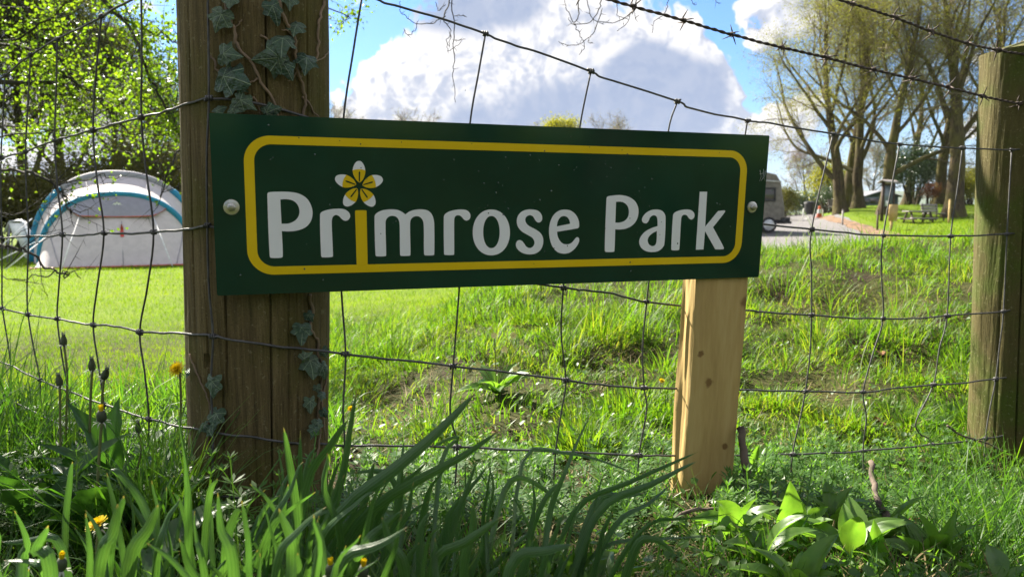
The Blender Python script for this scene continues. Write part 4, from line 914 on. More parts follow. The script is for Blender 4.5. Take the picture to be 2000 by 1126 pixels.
def leafcards(mb, c, size, fold=.25, r_=rng):
    """many small folded leaf faces at points c"""
    n = len(c); d = r_.normal(size=(n, 3)); d /= np.linalg.norm(d, axis=1)[:, None]; s = np.cross(d, r_.normal(size=(n, 3))); s /= np.linalg.norm(s, axis=1)[:, None]+1e-9; nn = np.cross(d, s)
    L = (size*r_.uniform(.6, 1.3, n))[:, None]; V = np.empty((n, 4, 3)); V[:, 0] = c; V[:, 1] = c+d*L*.5+s*L*.36+nn*L*fold; V[:, 2] = c+d*L; V[:, 3] = c+d*L*.5-s*L*.36+nn*L*fold
    o = (np.arange(n)*4)[:, None]; k = mb.n; mb.V.append(V.reshape(-1, 3)); mb.n += 4*n; mb.F.append((o+np.array([[0, 1, 2]])+k, 0)); mb.F.append((o+np.array([[0, 2, 3]])+k, 0))
def grow(r_, p, d, L, nseg, wander, trop):
    pts = [p]; 
    for _ in range(nseg):
        d = d+r_.normal(0, wander, 3)+np.array([0, 0, trop]); d = d/np.linalg.norm(d); p = p+d*L/nseg; pts.append(p)
    return np.array(pts)
def tree_parts(seed, H, R, limbs=8, fork=.16, spread=.9, n2=7, n3=8, n4=7, lf=1, lsize=.06, lscat=.10, leanv=(0, 0), trop=.10, f4=.055, tw=.0048):
    r_ = np.random.default_rng(seed); d0 = np.array([leanv[0], leanv[1], 1.0]); d0 /= np.linalg.norm(d0)
    tr = grow(r_, np.zeros(3), d0, H*.78, 12, .045, .02); k = np.arange(13)/12; tr_r = R*(1-.82*k); tr_r[0] *= 1.45; 
    tr = np.concatenate([tr[:1]-[0, 0, .4], tr]); tr_r = np.concatenate([tr_r[:1]*1.1, tr_r])
    trunk = MB(); cu = curve(tr, 3); trunk.tube(cu, np.interp(np.linspace(0, 1, len(cu)), np.linspace(0, 1, len(tr_r)), tr_r)*(1+.08*(vnoise(np.arange(len(cu))*.8, np.zeros(len(cu))+seed, 5)-.5)), 14)
    limbmbs = []; crown = MB(); ends = []; S2 = []
    for i in range(limbs):
        f = fork+(.92-fork)*(i/limbs)**.85; q = f*12+1; j = int(q); p = tr[j]+(tr[min(j+1, 13)]-tr[j])*(q-j)
        az = i*2.4+r_.uniform(-.5, .5); el = math.radians(r_.uniform(28, 58))+.45*f; d = np.array([math.cos(az)*math.cos(el), math.sin(az)*math.cos(el), math.sin(el)])
        Ln = H*spread*(.50*(1-f)+.20)*r_.uniform(.85, 1.15); l = grow(r_, p, d, Ln, 8, .13, trop); rr = np.interp(q, np.arange(len(tr_r)), tr_r)*.50
        mb = MB(); mb.tube(curve(l, 2), np.linspace(rr, rr*.22, 17), 8); limbmbs.append(mb); S2.append((l, rr))
    S2.append((tr[8:], tr_r[8]))
    A0, A1, A2, AR = [], [], [], []
    for l, rr in S2:
        for i in range(n2):
            f = .22+.76*(i+r_.uniform(0, .6))/n2; q = f*(len(l)-1); j = min(int(q), len(l)-2); p = l[j]+(l[j+1]-l[j])*(q-j); d = l[j+1]-l[j]; d = d/np.linalg.norm(d)+r_.normal(0, .62, 3)
            Ln = H*.20*(1.15-f*.55)*r_.uniform(.7, 1.2); b2 = grow(r_, p, d/np.linalg.norm(d), Ln, 5, .16, trop*.8); r2 = rr*(1-f*.7)*.42; crown.tube(b2, np.linspace(r2, r2*.3, 6), 5, False)
            for m in range(n3):
                f3 = .12+.86*(m+r_.uniform(0, .7))/n3; q3 = f3*5; j3 = min(int(q3), 4); p3 = b2[j3]+(b2[j3+1]-b2[j3])*(q3-j3); d3 = b2[j3+1]-b2[j3]; d3 = d3/np.linalg.norm(d3)+r_.normal(0, .7, 3); d3 /= np.linalg.norm(d3)
                L3 = H*.085*r_.uniform(.6, 1.3); e = p3+d3*L3*.5+r_.normal(0, L3*.07, 3); g = e+(d3+np.array([0, 0, .15])+r_.normal(0, .2, 3))*L3*.5
                A0.append(p3); A1.append(e); A2.append(g); AR.append(max(tw*1.25, r2*.38))
                for o in range(n4):
                    t_ = r_.uniform(.15, 1.0); p4 = p3+(g-p3)*t_ if t_ > .5 else p3+(e-p3)*t_*2; p4 = np.where(t_ > .5, e+(g-e)*(t_-.5)*2, p3+(e-p3)*t_*2); d4 = d3+r_.normal(0, .75, 3); d4 /= np.linalg.norm(d4); L4 = H*f4*r_.uniform(.5, 1.3)
                    e4 = p4+d4*L4*.5; g4 = e4+(d4+r_.normal(0, .3, 3)+np.array([0, 0, .12]))*L4*.5; A0.append(p4); A1.append(e4); A2.append(g4); AR.append(tw); ends.append(g4); ends.append(e4)
    prisms(crown, np.array(A0), np.array(A1), np.array(A2), np.array(AR)); fol = MB()
    if lf:
        c = np.repeat(np.array(ends), lf, 0); c = c+r_.normal(0, lscat, c.shape); leafcards(fol, c, np.full(len(c), lsize), .2, r_)
    return trunk, limbmbs, crown, fol
def plant_tree(name, label, cat, loc, parts, mats, rz=0, sc=1, group=None):
    trunk, limbs, crown, fol = parts; root = thing(name, label, cat, (0, 0, 0), group)
    t = build('trunk', trunk, mats[0], root, 180)
    for l in limbs: build('limb', l, mats[0], root, 180)
    build('crown', crown, mats[1], root)
    if fol.n: build('foliage', fol, mats[2], root)
    root.location = tuple(loc); root.rotation_euler = (0, 0, rz); root.scale = (sc, sc, sc); return root
# avenue of tall half-bare trees on the bank
pA = plant_tree('avenue_tree', 'big mossy tree right of the bench, its trunk rising past the barbed wire', 'tree', gpt(1862, 37, -.1), tree_parts(11, 15, .44, 9, .30, .85, 7, 7, 5, 2, .065, .14, (.10, 0)), [M_bark, M_twig, M_bud], .4, 1.0, 'row of tall trees on the bank')
pB = plant_tree('avenue_tree', 'leaning mossy tree at the left end of the bank row beside the small distant bench', 'tree', gpt(1643, 41, -.1), tree_parts(23, 13.5, .34, 10, .17, 1.05, 7, 7, 6, 4, .068, .16, (.16, 0), .12), [M_bark, M_twig, M_bud], 2.0, 1.0, 'row of tall trees on the bank')
pC = plant_tree('avenue_tree', 'straight mossy tree behind the dark notice board', 'tree', gpt(1727, 38, -.1), tree_parts(37, 13, .32, 9, .20, .95, 7, 7, 6, 4, .068, .14, (.02, 0)), [M_bark, M_twig, M_bud], 0, 1.0, 'row of tall trees on the bank')
copy_thing(pC, gpt(1676, 42, -.1), 2.2, .98, 'mossy tree between the leaning tree and the green shed', 'row of tall trees on the bank')
copy_thing(pA, gpt(1834, 44, -.1), 3.9, .80, 'thinner tree with a pale lit edge in front of the holly bush', 'row of tall trees on the bank')
copy_thing(pB, gpt(1655, 47, -.1), 4.4, 1.04, 'dark trunked tree just behind the leaning tree at the left end of the row', 'row of tall trees on the bank')
copy_thing(pB, gpt(1960, 40, -.1), 1.0, 1.05, 'tree mostly hidden behind the right fence post', 'row of tall trees on the bank')
copy_thing(pC, gpt(2120, 36, -.1), .7, 1.1, 'tree past the right fence post, branches reaching over it', 'row of tall trees on the bank')
copy_thing(pA, gpt(1770, 56, -.1), 5.2, .85, 'tree far back above the holly bush', 'row of tall trees on the bank')

def shrub_parts(seed, rx, ry, rz, nclump, per, lsize, stems=10, squash=.0):
    per = int(per*1.9); lsize = lsize*1.15; r_ = np.random.default_rng(seed); st = MB(); fol = MB(); C = []
    for k in range(nclump):
        a = r_.uniform(0, 2*PI); t = r_.uniform(-.1, 1); rr = math.sqrt(max(0, 1-t*t))*r_.uniform(.55, 1.0); C.append((rx*rr*math.cos(a), ry*rr*math.sin(a), rz*(.50+.48*t)+r_.normal(0, .06)))
    for k in range(stems):
        c = np.array(C[k % nclump]); p = np.array([c[0]*.15, c[1]*.15, -.2]); st.tube(curve([p, (p+c)/2+r_.normal(0, .08, 3), c], 3), np.linspace(.03, .008, 7)*(rz/1.5+.3), 5, False)
    for c in C:
        s = r_.uniform(.14, .30)*(rx+ry+rz)/3; q = np.array(c)+r_.normal(size=(per, 3))*s*np.array([1, 1, .75]); q = q[q[:, 2] > -.05]; leafcards(fol, q, np.full(len(q), lsize), .2, r_)
    return st, fol
def plant_shrub(name, label, cat, loc, parts, mats, rz=0, sc=1, group=None):
    root = thing(name, label, cat, (0, 0, 0), group); build('stems', parts[0], mats[0], root, 180); build('foliage', parts[1], mats[1], root)
    root.location = tuple(loc); root.rotation_euler = (0, 0, rz); root.scale = sc if isinstance(sc, tuple) else (sc, sc, sc); return root
sh1 = shrub_parts(3, 1.6, 1.4, 2.6, 46, 130, .085, 14)
plant_shrub('holly_bush', 'dark glossy evergreen bush between the notice board and the pale edged trunk', 'bush', gpt(1783, 47, -.1), sh1, [M_bark2, M_dkleaf], 0, (1.0, 1.0, 1.35))
plant_shrub('yellow_green_bush', 'bright yellow-green bush left of the leaning avenue tree', 'bush', gpt(1615, 52, -.1), shrub_parts(5, 1.3, 1.2, 2.6, 30, 120, .09), [M_bark2, M_yleaf], 0, (1.0, 1, 1.25))
plant_shrub('dark_green_bush', 'dark green bush under the leaning avenue tree', 'bush', gpt(1628, 49, -.1), shrub_parts(6, 1.0, 1.0, 1.7, 26, 110, .08), [M_bark2, M_dkleaf])
plant_shrub('russet_bush', 'small red-brown bush left of the pale edged trunk', 'bush', gpt(1814, 43, -.1), shrub_parts(7, .55, .5, 1.4, 14, 90, .06), [M_bark2, M_redleaf], 0, (.8, .8, .9))
plant_shrub('golden_shrub', 'yellow-green shrub right of the big trunk beside the fence post', 'bush', gpt(1893, 45, -.1), shrub_parts(8, 1.1, 1.0, 1.8, 24, 110, .08), [M_bark2, M_yleaf], 1, (.9, .9, .9))
olive = plant_shrub('hedge_shrub', 'olive brown shrub beside the end of the caravan', 'bush', gpt(1527, 47, -.1), shrub_parts(9, 1.2, 1.0, 1.9, 26, 120, .075), [M_bark2, M_olive], 1, (.75, .8, 1.0))
plant_shrub('dark_hedge', 'low dark hedge at the far end of the car park', 'hedge', gpt(1562, 56, -.1), shrub_parts(10, 3.2, .9, 1.3, 60, 100, .085), [M_bark2, M_dkleaf], .1, (1, 1, 1.05))
plant_tree('bare_tree', 'pale bare tree rising beyond the hedge between caravan and yellow-green bush', 'tree', gpt(1572, 75, -.2), tree_parts(51, 7, .14, 9, .12, 1.0, 7, 7, 6, 1, .04, .10, tw=.011), [M_bark2, flat('pale_mauve_twigs', (.20, .155, .14), .9), M_paleblossom], 0, 1.0)
plant_tree('pale_bare_tree', 'bare tree against the sky between two trunks left of the notice board', 'tree', gpt(1704, 80, -.2), tree_parts(52, 8, .15, 9, .12, .9, 7, 7, 6, 1, .05, .10, tw=.012), [M_bark2, M_twig, M_bud], 1, 1.0)
copy_thing(olive, gpt(1945, 52, -.1), 2, 1.3, 'olive shrub hidden behind the right fence post')
copy_thing(olive, gpt(1905, 60, -.1), 4, 1.5, 'olive shrub far behind the golden shrub near the right post')
# small trees far off, showing over the top of the sign
ft = tree_parts(61, 12.5, .2, 9, .15, .9, 7, 7, 5, 1, .07, .2, tw=.016)
f0 = plant_tree('distant_tree', 'bare distant tree over the sign, right of the yellowish one', 'tree', gpt(1182, 92, -.3), ft, [M_bark2, flat('grey_brown_twigs', (.14, .11, .09), .9), M_bud], 0, 1.03, 'far trees over the sign')
copy_thing(f0, gpt(1040, 95, -.3), 2, .98, 'faint bare distant tree over the sign, left of the yellowish one', 'far trees over the sign')
copy_thing(f0, gpt(815, 90, -.3), 3, 1.08, 'bare distant tree above the letter r of the sign', 'far trees over the sign')
copy_thing(f0, gpt(700, 88, -.3), 4, 1.02, 'bare distant tree beside the ivy post above the sign', 'far trees over the sign')
copy_thing(f0, gpt(660, 82, -.3), 5, 1.06, 'bare distant tree touching the edge of the ivy post above the sign', 'far trees over the sign')
plant_shrub('yellowish_tree', 'rounded yellowish tree top showing over the middle of the sign', 'tree', gpt(1095, 85, 7.2), shrub_parts(62, 2.6, 2, 3.2, 40, 130, .16), [M_bark2, M_yleaf])
mb = MB(); q = gpt(1095, 85, -.3); mb.tube([q, q+[0, 0, 4], q+[.2, 0, 8.4]], [.25, .2, .1], 8); root = bpy.data.objects['yellowish_tree']; mb.V = [v-vec(root.location) for v in mb.V]; me = mb.mesh('trunk'); smooth(me); o = link('trunk', me, None, M_bark2); o.parent = root

# woodland behind the tent
wt = tree_parts(71, 9.5, .20, 9, .22, .95, 7, 8, 6, 2, .085, .18, tw=.008)
w0 = plant_tree('woodland_tree', 'leafy tree with a dark trunk standing behind the camp stand', 'tree', gpt(52, 28, -.1), wt, [M_bark2, M_twigd, M_oakleaf], 0, 1.2, 'woodland edge behind the tent')
for (px, Y, rz, sc, lab) in [(128, 29, 1.2, 1.15, 'dark trunked tree showing left above the tent arch'), (-60, 27, 2.4, 1.25, 'tree at the left end of the woodland edge'), (232, 31, 3.3, 1.0, 'woodland tree directly behind the top of the tent'), (310, 34, 4.0, .8, 'slim woodland tree between tent top and ivy post'), (-190, 29, 5.0, 1.2, 'tree beyond the left end of the woodland edge'), (400, 36, 1.0, .75, 'woodland tree hidden by the thick ivy post')]:
    copy_thing(w0, gpt(px, Y, -.1), rz, sc, lab, 'woodland edge behind the tent')
ol = shrub_parts(81, 2.2, 1.6, 3.0, 60, 150, .075, 16)
o0 = plant_shrub('thicket', 'olive thicket just right of the tent top against the ivy post', 'bush', gpt(335, 25, -.1), ol, [M_bark2, M_olive], 0, (.9, .9, 1.0), 'thickets behind the tent')
for (px, Y, rz, sc, lab) in [(270, 26, 1.5, (1, 1, 1.05), 'olive thicket behind the top of the tent'), (180, 25, 2.5, (1, 1, .9), 'olive thicket behind the left half of the tent'), (90, 25, 3.5, (1, 1, .8), 'olive thicket left of the tent arch'), (10, 25, 4.5, (1, 1, .75), 'olive thicket behind the camp stand'), (-90, 25, 5.5, (1.1, 1, .9), 'olive thicket at the far left edge'), (420, 27, .8, (1.1, 1, 1.1), 'olive thicket hidden by the ivy post'), (-220, 25, 2.0, (1.2, 1, 1.0), 'olive thicket beyond the left edge')]:
    copy_thing(o0, gpt(px, Y, -.1), rz, sc, lab, 'thickets behind the tent')
dk = plant_shrub('evergreen_thicket', 'dark evergreen shrubs close behind the right flank of the tent', 'bush', gpt(362, 22, -.1), shrub_parts(83, 1.1, .9, 1.5, 34, 130, .06), [M_bark2, M_dkleaf], 0, (.8, .8, .9))
# ---------------------------------------------------------------- hawthorn whose branches hang in from the left
M_hawleaf = leafmat('hawthorn_leaf', [(.060,.115,.010),(.095,.155,.014),(.14,.19,.02)], .55, (2.0, 2.1, .6), .45, .4, 1.5)
def hawthorn():
    r_ = np.random.default_rng(5); base = np.array([-5.0, 4.6, gz(-5.0, 4.6)-.1]); root = thing('hawthorn_tree', 'hawthorn in fresh leaf, dark branches hanging in front of the tent', 'tree', base)
    top = base+np.array([.5, .2, 3.4]); tr = curve([base, base+[.1, .1, .9], base+[.0, .3, 1.9], top], 6); mb = MB(); mb.tube(tr, np.linspace(.17, .07, len(tr)), 12); build('trunk', mb, M_bark2, root, 180)
    hand = [([(-420,200,4.6),(-200,170,4.6),(0,157,4.6),(115,160,4.6),(150,168,4.5)], .030), ([(-420,-100,4.4),(60,-120,4.3),(199,0,4.2),(239,35,4.2),(284,55,4.2),(348,82,4.2),(380,95,4.2)], .013),
      ([(-300,-160,4.5),(100,-100,4.3),(199,-4,4.2),(254,50,4.2),(274,104,4.1),(299,164,4.1),(323,214,4.1),(358,271,4.1),(343,318,4.0),(318,358,4.0),(311,383,4.0)], .013),
      ([(-400,40,4.8),(-150,60,4.6),(0,85,4.5),(100,109,4.4),(124,134,4.4),(149,164,4.4),(189,189,4.4),(214,214,4.4),(244,249,4.4),(279,261,4.4),(358,256,4.4)], .012),
      ([(-400,330,4.8),(-150,310,4.6),(0,330,4.4),(60,340,4.3),(110,365,4.3),(125,376,4.3),(128,395,4.3),(140,408,4.3),(156,413,4.3)], .012), ([(110,365,4.3),(160,352,4.3),(200,345,4.3),(232,348,4.3)], .005),
      ([(-400,380,4.2),(-120,430,4.0),(0,477,3.8),(45,490,3.8),(80,510,3.8),(110,530,3.8),(125,538,3.8),(140,533,3.8)], .012), ([(45,490,3.8),(25,512,3.8),(5,531,3.8)], .004), ([(110,530,3.8),(95,541,3.8),(60,542,3.8),(0,543,3.8)], .004), ([(118,534,3.8),(130,528,3.8),(152,536,3.8)], .003),
      ([(-300,440,4.6),(-100,428,4.5),(0,418,4.5),(60,408,4.5),(82,405,4.5)], .007), ([(-400,-60,4.6),(-150,30,4.5),(0,75,4.4),(90,40,4.4),(160,-20,4.4)], .014), ([(-300,250,4.7),(-100,270,4.7),(60,262,4.6),(170,228,4.6),(250,200,4.6),(300,160,4.6)], .008),
      ([(-300,-20,5.2),(0,10,5.2),(120,30,5.2),(220,80,5.2),(330,140,5.2)], .012), ([(-300,300,5.4),(0,245,5.4),(120,265,5.4),(240,300,5.4),(310,325,5.4)], .009), ([(-100,-200,5),(120,-60,5),(330,-20,5),(480,0,5.0),(640,20,5),(690,42,5)], .012), ([(-250,90,5.6),(50,120,5.6),(200,150,5.6),(300,220,5.6)], .010),
      ([(-200,-150,4.8),(20,-20,4.8),(70,60,4.8),(90,150,4.8),(75,230,4.8),(90,300,4.8)], .009), ([(-100,-250,4.6),(180,-90,4.6),(250,20,4.6),(262,90,4.6),(240,150,4.6)], .008)]
    twigs = MB(); A0, A1, A2, AR, LC = [], [], [], [], []
    offf = []
    for k in range(6):      # unseen limbs of the hawthorn, added to cast shade on the near verge
        c = np.array([r_.uniform(-3.1, -1.55), r_.uniform(2.6, 3.4), r_.uniform(2.1, 2.9)]); offf.append((tr[len(tr)//2+k % 8], c))
    dens = []
    for pts, r in hand:
        w = np.array([P(*q) for q in pts]); w = np.concatenate([[tr[min(len(tr)-1, 6+int(r*600) % 10)]], w]) if pts[0][0] <= -200 else w
        c = curve(w, 6); i = np.arange(len(c)); c = c+np.stack([vnoise(i*.6, i*0+r*900, 3)-.5, i*0, vnoise(i*.6, i*0+r*700, 4)-.5], 1)*.05
        mb = MB(); mb.tube(c, np.linspace(r, max(.0022, r*.22), len(c)), 7); build('branch', mb, M_twigd, root, 180); dens.append((c, 1.0 if pts[0][1] < 340 else .06))
    for p, c in offf:
        w = curve([p, (p+c)/2+[0, 0, .35], c, c+r_.normal(0, .35, 3)], 6); mb = MB(); mb.tube(w, np.linspace(.028, .005, len(w)), 6); build('branch', mb, M_twigd, root, 180); dens.append((w, -1))
    for c, dn in dens:
        L = np.linalg.norm(np.diff(c, axis=0), axis=1).sum(); n = int(L*(10 if dn > .5 else (4 if dn > 0 else 13)))
        for _ in range(n):
            q = r_.uniform(.15, .999)*(len(c)-1); j = int(q); p = c[j]+(c[min(j+1, len(c)-1)]-c[j])*(q-j); d = r_.normal(0, 1, 3)+np.array([.3, 0, -.1]); d /= np.linalg.norm(d); Lt = r_.uniform(.12, .42)
            e = p+d*Lt*.5+r_.normal(0, .02, 3); g = e+(d+r_.normal(0, .35, 3))*Lt*.5; A0.append(p); A1.append(e); A2.append(g); AR.append(.0028)
            for s in range(int(r_.integers(2, 4))):
                t_ = r_.uniform(.2, .9); p4 = p+(g-p)*t_; d4 = r_.normal(0, 1, 3); d4 /= np.linalg.norm(d4); l4 = r_.uniform(.05, .16); A0.append(p4); A1.append(p4+d4*l4*.5); A2.append(p4+d4*l4); AR.append(.0016)
                if dn > .5 or dn < 0: LC.append((p4+d4*l4, 1.0))
                if dn > .5 or dn < 0: LC.append((p4+d4*l4*.5, 1.0))
            if dn > .5 or dn < 0: LC += [(g, 1), (e, 1)]
    prisms(twigs, np.array(A0), np.array(A1), np.array(A2), np.array(AR)); tag(build('twigs', twigs, M_twigd, root), kind='stuff')
    fol = MB(); C = np.array([c for c, _ in LC]); C = C[~((C[:, 2] < .98) & (C[:, 0]/C[:, 1] > -.68) & (r_.uniform(0, 1, len(C)) < .88))]; C = np.repeat(C, 4, 0); C = C+r_.normal(0, .024, C.shape); leafcards(fol, C, np.full(len(C), .025), .25, r_); build('foliage', fol, M_hawleaf, root)
    print('hawthorn leaves', len(C))
hawthorn()

# bare twigs hanging into the top of the picture from a tree behind the fence corner
def overhang():
    r_ = np.random.default_rng(15); base = np.array([3.6, -2.2, gz(3.6, -2.2)-.1]); root = thing('overhanging_tree', 'tree overhead, bare curly twigs dangling above the middle of the sign', 'tree', base)
    tr = curve([base, base+[-.1, .2, 1.5], base+[-.3, .5, 3.2], base+[-.5, .8, 5.2]], 6); mb = MB(); mb.tube(tr, np.linspace(.22, .10, len(tr)), 12); build('trunk', mb, M_bark2, root, 180)
    b1 = curve([tr[12], [2.4, .2, 3.2], [1.2, 1.6, 2.75], P(1180, -260, 2.8), P(980, -240, 2.8), P(800, -210, 2.8)], 8); mb = MB(); mb.tube(b1, np.linspace(.055, .012, len(b1)), 8); build('branch', mb, M_twigd, root, 180)
    def tw(pts, Y, r, src=None):
        w = [P(px, py, Y) for px, py in pts]
        if src is not None: w = [b1[np.argmin(((b1-w[0])**2).sum(1))]]+w
        c = curve(w, 6); i = np.arange(len(c)); c[:, 0] += (vnoise(i*.8, i*0+pts[0][0], 6)-.5)*.008; c[:, 1] += (vnoise(i*.5, i*0+pts[0][1]+3, 7)-.5)*.03
        mb = MB(); mb.tube(c, np.linspace(r, .0011, len(c)), 5); build('twig', mb, M_twigd, root, 180)
        for k in range(2, len(c)-1, 5):
            d = r_.normal(0, 1, 3); d /= np.linalg.norm(d); SP0.append(c[k]); SP1.append(c[k]+d*.012); SP2.append(c[k]+d*.026)
    SP0, SP1, SP2 = [], [], []
    tw([(890,-160),(880,-40),(875,10),(868,40),(880,60),(876,92)], 2.7, .0040, 1); tw([(900,-160),(884,-20),(886,50),(887,120),(885,150),(890,200)], 2.7, .0028, 1); tw([(868,30),(845,45),(815,46),(795,35),(781,20),(780,2)], 2.7, .0018); tw([(815,46),(808,64),(797,69),(788,56)], 2.7, .0014)
    tw([(880,60),(873,80),(874,98),(890,92),(901,82)], 2.7, .0014); tw([(887,30),(900,30),(910,33)], 2.7, .0013); tw([(886,78),(898,78),(908,75)], 2.7, .0013); tw([(868,10),(858,22),(852,4)], 2.7, .0014)
    tw([(1130,-160),(1128,-40),(1130,20),(1122,45),(1108,20),(1104,-5)], 2.8, .0032, 1); tw([(1180,-150),(1176,-20),(1170,20),(1150,45),(1122,47),(1110,36)], 2.8, .0028, 1); tw([(1122,45),(1128,62),(1138,75),(1140,95),(1133,106)], 2.8, .0018)
    tw([(1176,15),(1162,55),(1150,75),(1125,88),(1105,88),(1090,80)], 2.8, .0018); tw([(1150,75),(1152,84),(1156,84)], 2.8, .0012); tw([(1140,-60),(1150,20),(1165,42),(1180,48)], 2.8, .0018); tw([(1280,-150),(1250,-20),(1232,25),(1200,45),(1170,42)], 2.8, .0030, 1)
    tw([(1206,-10),(1206,30),(1230,38)], 2.8, .0014); tw([(1232,25),(1222,48),(1205,60)], 2.8, .0013); tw([(1312,-120),(1306,-10),(1300,25),(1280,40),(1272,66)], 2.8, .0022, 1); tw([(1232,10),(1240,35),(1246,30)], 2.8, .0012); tw([(1345,-60),(1352,4),(1363,8)], 2.8, .0014)
    tw([(1390,-60),(1398,0),(1408,6)], 2.8, .0013)
    mb = MB(); prisms(mb, np.array(SP0), np.array(SP1), np.array(SP2), np.full(len(SP0), .0012)); tag(build('spurs', mb, M_twigd, root), kind='stuff')
    fo = MB(); A0, A1, A2, C = [], [], [], []
    for k in range(260):
        p = tr[r_.integers(10, len(tr))]+np.array([r_.normal(0, .2), r_.normal(0, .2), 0]); g = p+np.array([r_.normal(0, 1.1), r_.normal(-.6, .9), r_.uniform(.1, 1.6)]); A0.append(p); A1.append((p+g)/2+r_.normal(0, .1, 3)); A2.append(g); C.append(g); C.append((p+g)/2)
    prisms(fo, np.array(A0), np.array(A1), np.array(A2), np.full(len(A0), .012)); tag(build('crown', fo, M_twigd, root), kind='stuff')
overhang()
# hedge and bushes behind the photographer (they show in the sign's gloss)
hb = plant_shrub('roadside_bush', 'leafy bush of the lane side hedge behind the viewpoint', 'bush', (2.6, -6.0, gz(2.6, -6)-.1), shrub_parts(91, 1.6, 1.1, 2.6, 50, 110, .09, 14), [M_bark2, M_dkleaf], 0, 1, 'lane side hedge')
for (x, y, rz, sc) in [(.3, -6.6, 1, 1.05), (4.8, -5.6, 2, 1.2), (-2.2, -6.8, 3, .9), (7.2, -4.6, 4, 1.15), (-5, -6.4, 5, 1.0)]:
    copy_thing(hb, (x, y, gz(x, y)-.1), rz, sc, 'leafy bush of the lane side hedge behind the viewpoint', 'lane side hedge')

# ---------------------------------------------------------------- car park: caravan, bin, cone, boards, benches, shed
M_cream = flat('cream_caravan_panel', (.145, .128, .10), .4, var=.2); M_dark = flat('dark_trim', (.022, .022, .022), .6); M_rubber = flat('tyre_rubber', (.018, .018, .018), .8)
M_glassd, t, b = mat('dark_window'); b.inputs['Base Color'].default_value = (.055, .052, .05, 1); b.inputs['Roughness'].default_value = .08
M_steel = flat('wheel_steel', (.5, .5, .5), .4, .8)
def caravan():
    Y = 31.0; c = gpt(1397, Y); end = gpt(1513, Y); root = thing('caravan', 'cream caravan mostly hidden behind the right end of the green sign', 'caravan', c)
    Ln = end[0]-c[0]; zb = c[2]; x0, x1 = c[0]-Ln, end[0]; D = 2.1; H = 2.45
    prof = [(x1-.02, .50), (x1+.02, .62), (x1, 1.05), (x1-.10, 1.55), (x1-.16, 2.05), (x1-.35, H-.10), (x1-.8, H), (x0+.8, H), (x0+.3, H-.15), (x0+.05, 1.5), (x0, .9), (x0+.05, .5)]
    mb = MB(); k = len(prof); V = [(x, Y-D/2+.05*(1 if z > 2 else 0), zb+z) for x, z in prof]+[(x, Y+D/2-.05*(1 if z > 2 else 0), zb+z) for x, z in prof]
    mb.add(V, [(j, k+j, k+(j+1) % k, (j+1) % k) for j in range(k)]+[tuple(range(k)), tuple(range(2*k-1, k-1, -1))]); o = build('body', mb, M_cream, root, 30); bv = o.modifiers.new('edge', 'BEVEL'); bv.width = .05; bv.segments = 3
    for xa, xb, za, zb_ in ((x1-1.45, x1-.42, 1.30, 1.80), (x0+.6, x0+2.0, 1.25, 1.85), (x1-3.3, x1-2.2, 1.25, 1.85)):
        mb = MB(); mb.box(((xa+xb)/2, Y-D/2-.012, zb+(za+zb_)/2), (xb-xa, .03, zb_-za)); f = build('window', mb, M_glassd, root); bv = f.modifiers.new('edge', 'BEVEL'); bv.width = .01
        mb = MB()
        for (cx, cz, sx, sz) in (((xa+xb)/2, za, xb-xa+.06, .05), ((xa+xb)/2, zb_, xb-xa+.06, .05), (xa, (za+zb_)/2, .05, zb_-za-.06), (xb, (za+zb_)/2, .05, zb_-za-.06)): mb.box((cx, Y-D/2-.02, zb+cz), (sx, .05, sz))
        build('frame', mb, M_dark, f)
    mb = MB(); mb.box((x1-.12, Y, zb+1.62), (.06, 1.5, .55)); build('end_window', mb, M_glassd, root)
    mb = MB(); mb.box((x1-.03, Y, zb+.50), (.24, D, .26)); mb.box(((x0+x1)/2, Y-D/2+.05, zb+.46), (x1-x0-.4, .06, .08)); build('bumper', mb, M_dark, root)
    mb = MB(); mb.box((x1+.20, Y-.2, zb+.42), (.50, .9, .10)); mb.box((x1+.30, Y-.2, zb+.55), (.3, .55, .18)); build('step_box', mb, M_dark, root)
    for wx in (x1-.62, x0+1.1):
        for sy in (-1, 1):
            mb = MB(); a = np.arange(20)*2*PI/20
            def ring(r, y): return [(wx+r*math.cos(t_), Y+sy*y, zb+.33+r*math.sin(t_)) for t_ in a]
            V = ring(.22, D/2+.02)+ring(.31, D/2+.02)+ring(.33, D/2-.02)+ring(.33, D/2-.18); mb.add(V, [(q*20+j, q*20+(j+1) % 20, (q+1)*20+(j+1) % 20, (q+1)*20+j) for q in range(3) for j in range(20)]); w = build('wheel', mb, M_rubber, root, 40)
            mb = MB(); V = ring(.22, D/2+.012)+ring(.10, D/2+.03)+[(wx, Y+sy*(D/2+.03), zb+.33)]; mb.add(V, [(j, (j+1) % 20, 20+(j+1) % 20, 20+j) for j in range(20)]+[(20+j, 20+(j+1) % 20, 40) for j in range(20)]); build('rim', mb, M_steel, w, 40)
    mb = MB(); mb.box(((x0+x1)/2, Y, zb+H+.06), (.5, .4, .14)); build('roof_vent', mb, M_cream, root)
    mb = MB(); mb.tube([(x1-.2, Y-D/2-.03, zb+2.05), (x1-.9, Y-D/2-.03, zb+2.1), (x1-3, Y-D/2-.03, zb+2.1)], .035, 6); build('awning_rail', mb, M_steel, root)
caravan()
